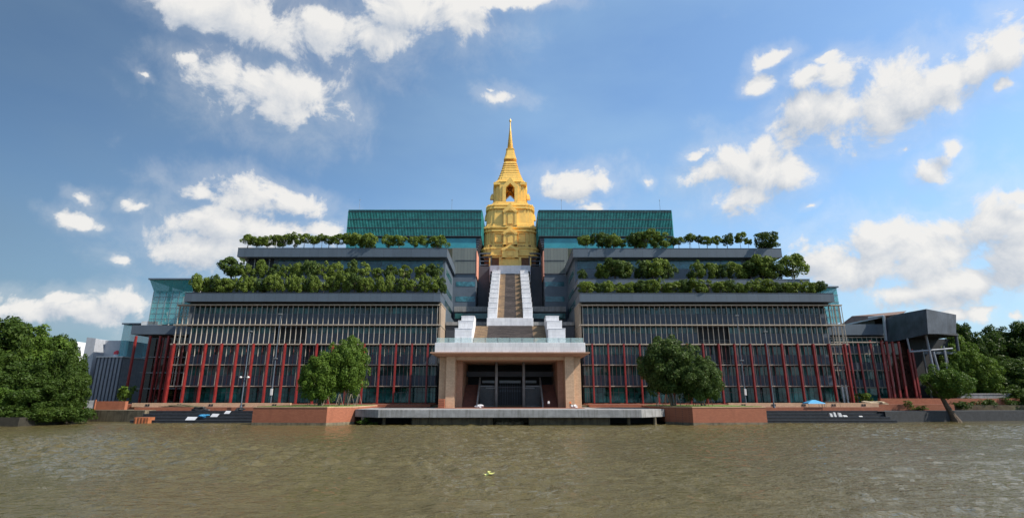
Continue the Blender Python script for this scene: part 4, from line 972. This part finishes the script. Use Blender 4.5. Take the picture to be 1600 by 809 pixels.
for i, (xp, w_, lab) in enumerate(((1295,.55,'leftmost upright white slab on the right black steps'),(1301,.45,'second upright white slab on the right black steps'),(1309,.7,'middle white slab on the right black steps'),(1317,.9,'long white slab on the right black steps'),(1341,.8,'rightmost low white slab on the right black steps'))):
    X = px(xp,645,126); b = MB(); Y = 124.6+.02*i; z = 1.16; h_ = (.9,1.1,1.0,.45,.3)[i]
    b.hexa([(X-w_*.5,Y,z),(X+w_*.5,Y,z),(X+w_*.5,Y+.6,z),(X-w_*.5,Y+.6,z)],[(X-w_*.4-.2,Y+.1,z+h_),(X+w_*.5-.2,Y+.1,z+h_*.9),(X+w_*.5-.2,Y+.5,z+h_*.9),(X-w_*.4-.2,Y+.5,z+h_)]); tag(b.build('stone_slab', M['whitemetal']), lab, 'slab', 'white slabs on the right steps')
# debris heap and dark pile
tag(blob('tarp_heap', px(315,637,130), 129.6, 2.75, 1.8, 1.0, .55, 'black', rough=.35, seed=4), 'black tarpaulin heap above the left steps', 'heap')
tag(blob('tarp_heap', px(378,640,130), 129.4, 2.7, .9, .7, .5, 'black', rough=.35, seed=6), 'small black heap by the foot of the leftmost lamp post', 'heap')
tag(blob('stone_heap', px(1370,632,138), 138.6, 3.9, 2.6, 1.0, .8, 'rock', rough=.35, seed=8), 'tan earth heap on the right bank below the red columns', 'heap')
tag(blob('earth_heap', px(290,631,135), 134.6, 3.35, 5, .8, .35, 'earth', rough=.3, seed=12), 'long low earth heap on the left bank', 'heap')
# blue canopy
X = px(1276,632,132); zc = pz(629,132)
root = thing('market_umbrella', 'bright blue square canopy on a frame above the right black steps', 'canopy', (X, 132, 3.2))
b = MB(); b.loft([[(X-2.6,130.6,zc-.2),(X+1.6,130.6,zc-.2),(X+1.6,133.4,zc-.2),(X-2.6,133.4,zc-.2)],[(X-2.5,130.7,zc),(X+1.5,130.7,zc),(X+1.5,133.3,zc),(X-2.5,133.3,zc)],[(X-.9,131.8,zc+.7),(X-.1,131.8,zc+.7),(X-.1,132.2,zc+.7),(X-.9,132.2,zc+.7)]]); b.build('canopy', M['blue'], root)
for (dx, dy) in ((-2.4,130.8),(1.4,130.8),(-2.4,133.2),(1.4,133.2)):
    b = MB(); b.tube((X+dx,dy,3.2), (X+dx,dy,zc-.1), .05); b.build('leg', M['steel'], root)
X2 = X+3.6
root = thing('work_shelter', 'small brown roofed shelter frame right of the blue canopy', 'shelter', (X2, 132, 3.2))
b = MB(); b.box(X2-1.7, X2+1.9, 131, 133, zc+.15, zc+.28); b.build('roof', M['brownroof'], root)
for (dx, dy) in ((-1.6,131.1),(1.8,131.1),(-1.6,132.9),(1.8,132.9)):
    b = MB(); b.box(X2+dx-.05,X2+dx+.05,dy-.05,dy+.05,3.2,zc+.15); b.build('leg', M['tan'], root)
# lamp posts
def lamp(xp, yt, yb, Y, base, heads, lab):
    X = px(xp, (yt+yb)/2, Y); zt_ = pz(yt, Y)
    root = thing('lamp_post', lab, 'lamp post', (X, Y, base), 'tall slim lamp posts on the bank')
    b = MB(); b.tube((X,Y,base), (X,Y,zt_), .16, .08, 10); b.tube((X,Y,base), (X,Y,base+.5), .3, .22, 10); b.build('pole', M['slate'], root)
    for (yh, kind) in heads:
        z = pz(yh, Y)
        if kind == 'arm':
            b = MB(); b.tube((X-.9,Y-.1,z), (X+.9,Y-.1,z), .05); b.build('arm', M['steel'], root)
            for dx in (-.9, .9):
                b = MB(); b.lathe([(.05,z+.25),(.3,z+.1),(.32,z-.12),(.1,z-.22)], X+dx, Y-.1, 10); b.build('lamp_head', M['whitemetal'], root)
        elif kind == 'head':
            b = MB(); b.box(X-.45, X+.45, Y-.5, Y+.2, z-.08, z+.14); b.build('lamp_head', M['steel'], root)
        else:
            b = MB(); b.box(X-.22, X+.3, Y-.4, Y-.15, z-.8, z+.8); b.build('control_box', M['whitemetal'], root)
lamp(431, 490, 633, 137.5, 3.7, ((491,'head'),(560,'head'),(612,'box')), 'tall slim grey lamp post at the left edge of the left brick embankment')
lamp(384.5, 516, 640, 130, 3.1, ((518,'head'),(589,'arm')), 'leftmost lamp post, with a pair of white heads halfway up')
lamp(1159, 492, 635, 137.5, 3.7, ((493,'head'),(563,'head'),(612,'box')), 'tall slim grey lamp post behind the right brick embankment')
lamp(1203.5, 516, 644, 130, 3.1, ((518,'head'),), 'rightmost lamp post, rising from the top of the right black steps')
# floating leaf
X, Yl = px(764,744,41), H*907/118.0
b = MB(); Y0 = 41.0
v = CY-744; Y0 = -H*(F*CT-v*ST)/(F*ST+v*CT); X = px(764,744,Y0)
for i, (dx, dy, a, r_) in enumerate(((-.18,0,.3,.26),(.15,.05,-.2,.28),(0,.18,1.3,.2),(.05,-.15,2.3,.17))):
    pts = []
    for k in range(10):
        t_ = 2*math.pi*k/10; x_ = r_*math.cos(t_); y_ = r_*.5*math.sin(t_); pts.append((X+dx+x_*math.cos(a)-y_*math.sin(a), Y0+dy+x_*math.sin(a)+y_*math.cos(a), .16+.05*i+.06*math.cos(2*t_)))
    b.loft([[(p_[0],p_[1],p_[2]) for p_ in pts],[(p_[0],p_[1],p_[2]+.03) for p_ in pts]])
tag(b.build('floating_leaf', M['yellow']), 'pale yellow leaf cluster floating on the river', 'floating leaf')
# people on the deck (tiny, by the portico)
def person(X, Y, Z, h, lab, shirt, trousers, pose=0):
    S = h/1.7
    J = [(0,0,.92),(0,0,1.15),(0,0,1.38),(0,0,1.5),(0,0,1.62),(-.1,0,.88),(-.11,.02,.48),(-.12,.03,.06),(.1,0,.88),(.12,-.06,.48),(.13,.05,.06),(-.19,0,1.38),(-.25,.02,1.1),(-.24,-.12,.88),(.19,0,1.38),(.26,.0,1.1),(.25,-.15,.92),(-.12,-.13,.03),(.13,-.12,.03)]
    Eg = [(0,1),(1,2),(2,3),(3,4),(0,5),(5,6),(6,7),(0,8),(8,9),(9,10),(2,11),(11,12),(12,13),(2,14),(14,15),(15,16),(7,17),(10,18)]
    Rd = [.14,.13,.15,.055,.1,.09,.065,.045,.09,.065,.045,.065,.045,.035,.065,.045,.035,.035,.035]
    me = bpy.data.meshes.new('person'); me.from_pydata([(x*S,y*S,z*S) for x,y,z in J], Eg, [])
    o = bpy.data.objects.new('person', me); C.objects.link(o); o.location = (X,Y,Z)
    sk = o.modifiers.new('skin','SKIN')
    for i_, r_ in enumerate(Rd): me.skin_vertices[0].data[i_].radius = (r_*S, r_*S*.8)
    me.skin_vertices[0].data[0].use_root = True
    ss = o.modifiers.new('sub','SUBSURF'); ss.levels = ss.render_levels = 2
    m = bpy.data.materials.new('clothes_'+shirt[0]); m.use_nodes = True; n = m.node_tree.nodes; l = m.node_tree.links
    tcn = n.new('ShaderNodeTexCoord'); sp = n.new('ShaderNodeSeparateXYZ'); l.new(tcn.outputs['Object'], sp.inputs[0]); cr = n.new('ShaderNodeValToRGB'); cr.color_ramp.interpolation = 'CONSTANT'
    mr_ = n.new('ShaderNodeMath'); mr_.operation = 'DIVIDE'; l.new(sp.outputs[2], mr_.inputs[0]); mr_.inputs[1].default_value = h; l.new(mr_.outputs[0], cr.inputs[0])
    e = cr.color_ramp.elements; e[0].color = (*trousers,1); e[0].position = 0; e[1].position = .54; e[1].color = (*shirt[1],1)
    e2 = e.new(.86); e2.color = (.35,.2,.13,1); e3 = e.new(.95); e3.color = (.02,.015,.01,1)
    l.new(cr.outputs[0], n['Principled BSDF'].inputs['Base Color']); me.materials.append(m)
    tag(o, lab, 'person')
person(px(857,628,127), 126.4, 3.17, 1.7, 'person in white shirt standing by the right portico stair', ('white',(.7,.7,.7)), (.03,.03,.04))
person(px(891,630,126), 125.8, 3.17, 1.65, 'person in orange shirt standing before the right portico pillar', ('orange',(.75,.2,.06)), (.05,.05,.08))
for i, (xp, w_, m_, lab) in enumerate(((749,.9,'litter','white bag heap by the left portico railing'),(897,.7,'whitemetal','pale bundle at the foot of the right portico pillar'),(1027,.6,'steel','grey bundle at the right end of the deck'),(690,.6,'orange','orange crate by the outer left portico pillar'))):
    X = px(xp,634,126); 
    if i == 3:
        b = MB(); b.box(X-.7,X+.7,125.6,126.6,3.17,5.2)
        for k_ in range(4): b.box(X-.72,X+.72,125.55,125.6,3.3+k_*.48,3.5+k_*.48)
        tag(b.build('brick_bollard', M['brick']), 'short brick bollard by the outer left portico pillar', 'bollard')
    else: tag(blob('bundle', X, 126, 3.45, w_, .5, .4, m_, rough=.4, seed=20+i), lab, 'bundle')

# ------------------------------------------------------------------ trees
LEAF = {}
def crown_mesh(name, nclump, nleaf, lsize, m, shape=(1,1,1), seed=0, cr=(.16,.30), hollow=.55, flat=0.0):
    r = np.random.default_rng(seed)
    # clump centres within an ellipsoid of unit radius, biased to the shell
    d = r.normal(size=(nclump,3)); d /= np.linalg.norm(d,axis=1)[:,None]
    rad = (hollow+(1-hollow)*r.random(nclump))*0.80
    c = d*rad[:,None]; c[:,2] = np.where(c[:,2] < -.55, -.55*r.random(nclump), c[:,2])
    c *= (1+.12*r.normal(size=(nclump,1)))
    R_ = cr[0]+(cr[1]-cr[0])*r.random(nclump)
    idx = r.choice(nclump, nleaf, p=(R_**2)/(R_**2).sum())
    n = r.normal(size=(nleaf,3)); n[:,2] += .25; n /= np.linalg.norm(n,axis=1)[:,None]
    out = c[idx]/ (np.linalg.norm(c[idx],axis=1)[:,None]+1e-6)
    n = n+out*.45; n /= np.linalg.norm(n,axis=1)[:,None]
    p = c[idx]+n*(R_[idx]*(.55+.5*r.random(nleaf)**.6))[:,None]
    nn = n+r.normal(size=(nleaf,3))*.55; nn /= np.linalg.norm(nn,axis=1)[:,None]
    t = np.cross(nn, r.normal(size=(nleaf,3))); t /= np.linalg.norm(t,axis=1)[:,None]; b = np.cross(nn,t)
    s = lsize*(.6+.8*r.random(nleaf))[:,None]
    S = np.array(shape)
    V = np.stack([p-t*s, p+b*s*.5+nn*s*.15, p+t*s, p-b*s*.5+nn*s*.15],1).reshape(-1,3)
    me = bpy.data.meshes.new(name); me.vertices.add(len(V)); me.vertices.foreach_set('co', (V*S).astype(np.float32).ravel())
    nf = nleaf; me.loops.add(nf*4); me.loops.foreach_set('vertex_index', np.arange(nf*4,dtype=np.int32))
    me.polygons.add(nf); me.polygons.foreach_set('loop_start', np.arange(0,nf*4,4,dtype=np.int32)); me.polygons.foreach_set('loop_total', np.full(nf,4,dtype=np.int32))
    me.update(); me.validate(); me.materials.append(M[m]); return me, c*S
def trunk_mesh(name, cents, zb, r0, nl, m, seed, multi=1, lean=(0,0), sc_=(1,1,1)):
    r = random.Random(seed); b = MB()
    for k in range(multi):
        ox = r.uniform(-.12,.12)*(multi > 1)*1.5; p0 = Vector((ox,ox*.6,zb)); p1 = Vector((ox*1.5+r.uniform(-.05,.05),r.uniform(-.05,.05),zb*.45)); p2 = Vector((r.uniform(-.1,.1)+ox,r.uniform(-.1,.1),.05))
        rr = r0/math.sqrt(multi)
        b.tube(p0,p1,rr*1.25,rr*.85,8); b.tube(p1,p2,rr*.85,rr*.55,8)
    lst = sorted(range(len(cents)), key=lambda i: r.random())[:nl]
    for i in lst:
        c = Vector(cents[i]); st = Vector((0,0,zb*.45+(.1-zb*.45)*r.random()*.8)); mid = st.lerp(c,.5)+Vector((0,0,-.06)); b.tube(st,mid,r0*.42,r0*.28,6); b.tube(mid,c,r0*.28,r0*.1,5)
    me = bpy.data.meshes.new(name); me.from_pydata(b.v,[],b.f); me.materials.append(M[m])
    return me
KIND = {}
def mk(kind, variants, *a, zb=-1.6, r0=.07, nl=8, tm='bark', multi=1, **k):
    KIND[kind] = []
    for v in range(variants):
        cm, cs = crown_mesh('crown', *a, seed=hash_(kind)+v*7, **k); KIND[kind].append((cm, trunk_mesh('trunk', cs, zb, r0, nl, tm, hash_(kind)+v, multi), zb))
def hash_(s): return sum(ord(c_)*(i+1) for i, c_ in enumerate(s))
mk('terrace', 6, 30, 2600, .085, 'leafA', zb=-1.5, r0=.05, nl=10, cr=(.2,.36), hollow=.5, multi=2, tm='barkgrey')
mk('sparse', 4, 20, 1100, .09, 'leafA', zb=-1.6, r0=.045, nl=14, cr=(.16,.28), hollow=.55, multi=2, tm='barkgrey')
mk('shade', 5, 34, 2800, .08, 'leafB', zb=-1.35, r0=.05, nl=10, cr=(.2,.34), hollow=.5)
mk('big', 3, 230, 26000, .034, 'leafC', zb=-1.45, r0=.05, nl=16, cr=(.10,.20), hollow=.62, multi=3, tm='barkgrey')
mk('bigdark', 2, 230, 26000, .034, 'leafB', zb=-1.45, r0=.05, nl=16, cr=(.10,.20), hollow=.62, multi=3, tm='barkgrey')
mk('forest', 4, 150, 20000, .036, 'leafD', zb=-1.35, r0=.06, nl=16, cr=(.12,.23), hollow=.5)
mk('forestbright', 2, 150, 18000, .036, 'leafC', zb=-1.4, r0=.05, nl=16, cr=(.12,.23), hollow=.5)
mk('bush', 3, 14, 500, .12, 'leafC', zb=-.9, r0=.03, nl=10, cr=(.25,.4), hollow=.4)
mk('wbush', 3, 40, 2600, .07, 'leafD', zb=-.9, r0=.03, nl=10, cr=(.2,.34), hollow=.4)
cnt = {}
def tree(name, kind, X, Y, zbase, ztop, hw, lab, cat='tree', group=None, hz=None, v=None, rz=None):
    vs = KIND[kind]; cnt[kind] = cnt.get(kind, 0); cm, tm_, zb = vs[(cnt[kind] if v is None else v) % len(vs)]; cnt[kind] += 1
    hz = hz or hw; zc_ = ztop-hz*.98
    o = thing(name, lab, cat, (X, Y, zbase), group)
    rz = random.uniform(0, 6.28) if rz is None else rz; hx_, hy_ = hw*random.uniform(.88,1.15), hw*random.uniform(.88,1.1)
    c = bpy.data.objects.new('crown', cm); C.objects.link(c); c.parent = o; c.location = (0,0,zc_-zbase); c.scale = (hx_*1.12, hy_*1.12, hz*1.08); c.rotation_euler = (0,0,rz)
    t = bpy.data.objects.new('trunk', tm_); C.objects.link(t); t.parent = o
    # trunk goes from base to crown centre
    t.location = (0,0,zc_-zbase); t.scale = (hw, hw, max(.2,(zc_-zbase))/abs(zb)); t.rotation_euler = (0,0,rz)
    return o
def rowtrees(spec, Y, zbase, rowname, group, kinds):
    for i, (xp, wp, yt) in enumerate(spec):
        Yj = Y+random.uniform(-.5,.5); X = px(xp, yt+10, Yj); hw = wp/2*Yj/800*(.8 if rowname[0] == 'B' and 'left' in rowname and i else 1); zt_ = pz(yt, Yj)
        kind = kinds if isinstance(kinds, str) else kinds[i % len(kinds)]
        hz = max(1.3, (zt_-zbase)*.48)
        if 'A' == rowname[0]: hz = min((zt_-zbase)*.5, hw*1.0)
        tree('terrace_tree', kind, X, Yj, zbase, zt_+.15, hw*1.12, '%s tree from the left along the %s' % (ORD[i], rowname[1:]), 'tree', group, hz=hz)
r0_ = random.Random(5)
def auto(x0, x1, w, yt, jy, jw=.25, gaps=()):
    out_ = []; x = x0
    while x < x1:
        ww = w*(1+r0_.uniform(-jw, jw))
        if not any(a <= x+ww/2 <= b_ for a, b_ in gaps): out_.append((x+ww/2, ww*1.15, yt+r0_.uniform(-jy, jy)))
        x += ww*.92
    return out_
la = auto(380, 545, 15, 367.5, 1.5)+[(556,24,366),(577,28,366),(608,20,368),(624,18,368),(648,19,370),(663,17,370),(686,24,369)]
rowtrees(la, 166, zA1-.3, 'Atop terrace of the left wing', 'trees on the left top terrace', 'terrace')
ra = [(915,22,366),(940,28,363),(958,22,367),(972,14,374),(991,26,364),(1010,30,361),(1034,28,365),(1052,16,370),(1062,14,371),(1078,16,365),(1092,14,368),(1105,16,369),(1120,16,368),(1136,20,366),(1158,18,364),(1170,12,372),(1196,34,362)]
rowtrees(ra, 166, zA1-.3, 'Atop terrace of the right wing', 'trees on the right top terrace', ('terrace','shade','terrace'))
lb = [(366,44,401),(388,26,414),(408,26,408),(430,22,412),(448,22,413),(465,24,410),(487,26,405),(506,26,408),(525,26,410),(548,26,408),(567,28,411),(590,20,418),(610,26,414),(632,34,413),(658,22,416),(678,28,411)]
rowtrees(lb, 158.5, zB1-.3, 'Bmiddle terrace of the left wing', 'trees on the left middle terrace', ('shade','sparse','terrace'))
rb = [(910,14,420),(943,24,415),(960,42,404),(975,24,410),(1003,26,410),(1022,40,402),(1043,24,410),(1090,18,408),(1080,12,424),(1110,20,409),(1128,22,412),(1150,28,411),(1172,24,406),(1190,34,402),(1208,36,403),(1240,36,398)]
rowtrees(rb, 158.5, zB1-.3, 'Bmiddle terrace of the right wing', 'trees on the right middle terrace', ('shade','terrace'))
lc = auto(306, 695, 16, 431, 4.5, .35)
rowtrees(lc, 150.6, zC1-.3, 'Clower terrace of the left wing', 'trees on the left lower terrace', ('terrace','terrace','shade','terrace','sparse'))
rc = [(x_, w_, y_) for x_, w_, y_ in auto(906, 1284, 20, 438, 3.5, .3, gaps=((978,982),))]
rowtrees(rc, 150.6, zC1-.3, 'Clower terrace of the right wing', 'trees on the right lower terrace', ('terrace','shade','terrace','sparse'))
# hedge-like shrubs under the middle terrace on the left
# embankment trees
def big(kind, xp, yt, yc, wpx_, Y, zbase, lab, v=0, grp='big trees on the brick embankments', name='broadleaf_tree', hzp=None):
    X = px(xp, yc, Y); hw = wpx_/2*Y/815; zt_ = pz(yt, Y)
    return tree(name, kind, X, Y, zbase, zt_, hw, lab, 'tree', grp, hz=(zt_-pz(yc+(yc-yt), Y))/2*1.02, v=v)
big('big', 541, 527, 577, 66, 124, 3.7, 'tall bright round tree at the right end of the left brick embankment', 0)
big('big', 501, 550, 593, 62, 121, 3.7, 'shorter tree left of the tallest tree on the left brick embankment', 1)
big('bigdark', 1048, 523, 575, 86, 124, 3.7, 'largest dark round tree at the left end of the right brick embankment', 0)
big('bigdark', 1094, 556, 595, 72, 120, 3.7, 'smaller dark tree on the right side of the largest embankment tree', 1)
for s, xs in ((-1, (486,498,510,530,548,560)), (1, (1030,1042,1058,1078,1092,1108))):
    for i, xp in enumerate(xs):
        X = px(xp, 630, 120); root = thing('tree_stakes', '%s timber stake frame from the left under the %s embankment trees' % (ORD[i], 'left' if s < 0 else 'right'), 'tree support', (X,120,3.7), 'stake frames on the brick embankments')
        for a in (0, 2.1, 4.2):
            b = MB(); b.tube((X+.9*math.cos(a),120+.9*math.sin(a),3.7), (X+.1*math.cos(a),120+.1*math.sin(a),6.2), .07, .06, 6); b.build('stake', M['orange'] if (i % 2 and s > 0) else M['barkgrey'], root)
# red tripod props on the right
# left grove
fl_ = [(-30,490,560,130,118),(22,502,560,92,128),(-5,560,605,110,116),(55,515,575,90,130),(85,520,580,74,134),(40,565,610,90,118),(100,545,595,70,126),(112,575,612,52,119),(70,590,622,80,116),(10,600,628,80,114),(-60,520,590,120,120)]
for i, (xp, yt, yc, wp_, Y) in enumerate(fl_):
    big('forest' if i % 3 else 'forestbright' if i in (3,9) else 'forest', xp, yt, yc, wp_, Y, 1.8, '%s tree crown counting from the back left in the dense grove at the far left' % ORD[i], i, 'trees in the left grove', 'grove_tree')
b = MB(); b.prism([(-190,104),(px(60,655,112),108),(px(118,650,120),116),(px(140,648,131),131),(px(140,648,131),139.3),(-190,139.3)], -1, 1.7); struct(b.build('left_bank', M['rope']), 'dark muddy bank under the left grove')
fr_ = [(1515,500,555,60,168),(1505,525,580,60,160),(1545,520,575,80,170),(1580,505,560,90,175),(1620,495,555,110,170),(1530,550,590,60,150),(1575,560,600,80,152),(1620,560,600,110,150),(1600,590,620,90,146),(1508,555,600,36,150)]
for i, (xp, yt, yc, wp_, Y) in enumerate(fr_):
    big('forestbright' if i in (1,5,9) else 'forest', xp, yt, yc, wp_, Y, ZG, '%s tree crown in the dark tree belt at the far right' % ORD[i], i, 'trees in the right belt', 'belt_tree')
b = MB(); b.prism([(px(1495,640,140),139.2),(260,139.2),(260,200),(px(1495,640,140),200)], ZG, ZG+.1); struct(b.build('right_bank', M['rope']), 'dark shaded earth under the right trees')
for i, (xp, Y, w_, h_) in enumerate(((-20,109,3.2,3),(8,110,3,3.4),(32,110.5,3.2,2.8),(55,111,3,3.2),(78,113,3.2,3),(98,115,3,3.4),(116,117,2.8,3),(130,121,2.4,2.6))):
    tree('waterside_bush', 'wbush', px(xp,652,Y), Y+.8, .6, .6+h_, w_, '%s leafy bush from the left overhanging the water at the left grove' % ORD[i], 'bush', 'bushes under the left grove', hz=h_*.6)
for i, (xp, Y, w_, h_) in enumerate(((1506,139,2.4,2.6),(1530,141,2.6,3.4),(1556,140,2.2,2.8),(1582,141,3,3.6),(1604,141,2.6,3))):
    tree('waterside_bush', 'wbush', px(xp,640,Y), Y+.8, 2.2, 2.2+h_, w_, '%s low bush from the left along the quay under the right tree belt' % ORD[i], 'bush', 'bushes under the right belt', hz=h_*.6)
# leaning tree over the water
X = px(1477,605,131); root = thing('leaning_tree', 'small bright tree leaning from the right quay over the water', 'tree', (px(1491,645,130),130,.4))
b = MB(); Xb = px(1491,645,130); zc1 = pz(608,130)
b.tube((Xb,129.5,-.4),(Xb-.5,129.6,1.3),1.25,.75,12); b.tube((Xb-.5,129.6,1.3),(Xb-1.2,129.8,3.4),.75,.55,12); b.tube((Xb-1.2,129.8,3.4),(Xb-2.0,130,5.8),.55,.4,12)
for (dx, dz) in ((-3,2.8),(2.2,2.6),(-.5,3.6),(-1.8,1.6),(1,1.6)): b.tube((Xb-1.6,130,4.9),(Xb-1.8+dx,130,zc1+dz-.8),.2,.06,6)
b.build('trunk', M['bark'], root)
cm, _t, _z = KIND['forestbright'][0]; c = bpy.data.objects.new('crown', cm); C.objects.link(c); c.parent = root; c.location = Vector((X,130,pz(600,130)))-Vector(root.location); c.scale = (5.6,5.2,4.8)
# shrubs by the water
def shrub(xp, yb, Y, z, w_, h_, lab, kind='bush'):
    X = px(xp, yb, Y); tree('shrub', kind, X, Y, z, z+h_, w_, lab, 'shrub', None, hz=h_*.55)
shrub(572, 660, 115.6, .0, 1.6, 1.3, 'low green shrub at the waterline under the left end of the deck')
shrub(583, 661, 114.6, -.1, 1.3, .7, 'small weed patch right of the waterline shrub under the deck')
shrub(1347, 620, 152, ZG, 2.6, 3.6, 'green shrub behind the columns right of the right wing')
shrub(1420, 632, 137, 2.4, 1.3, 2.2, 'scrubby bush on the right bank below the angular hall')
shrub(1440, 634, 137, 2.4, 1.8, 1.2, 'low creeping bush on the right bank right of the scrubby bush')
shrub(198, 612, 154, ZG, 2.4, 6, 'dark bush at the foot of the left glass hall', 'bush')
# distant towers seen above the left grove
X = px(121,540,420); b = MB(); b.box(X-7, X+4, 420, 440, ZG, pz(541,420)); b.box(X-4, X+1, 419, 438, pz(541,420), pz(534,420))
o = tag(b.build('distant_tower', M['white']), 'small pale distant tower showing above the left grove', 'building')
for o in bpy.data.objects:
    if '_w' in o: del o['_w']
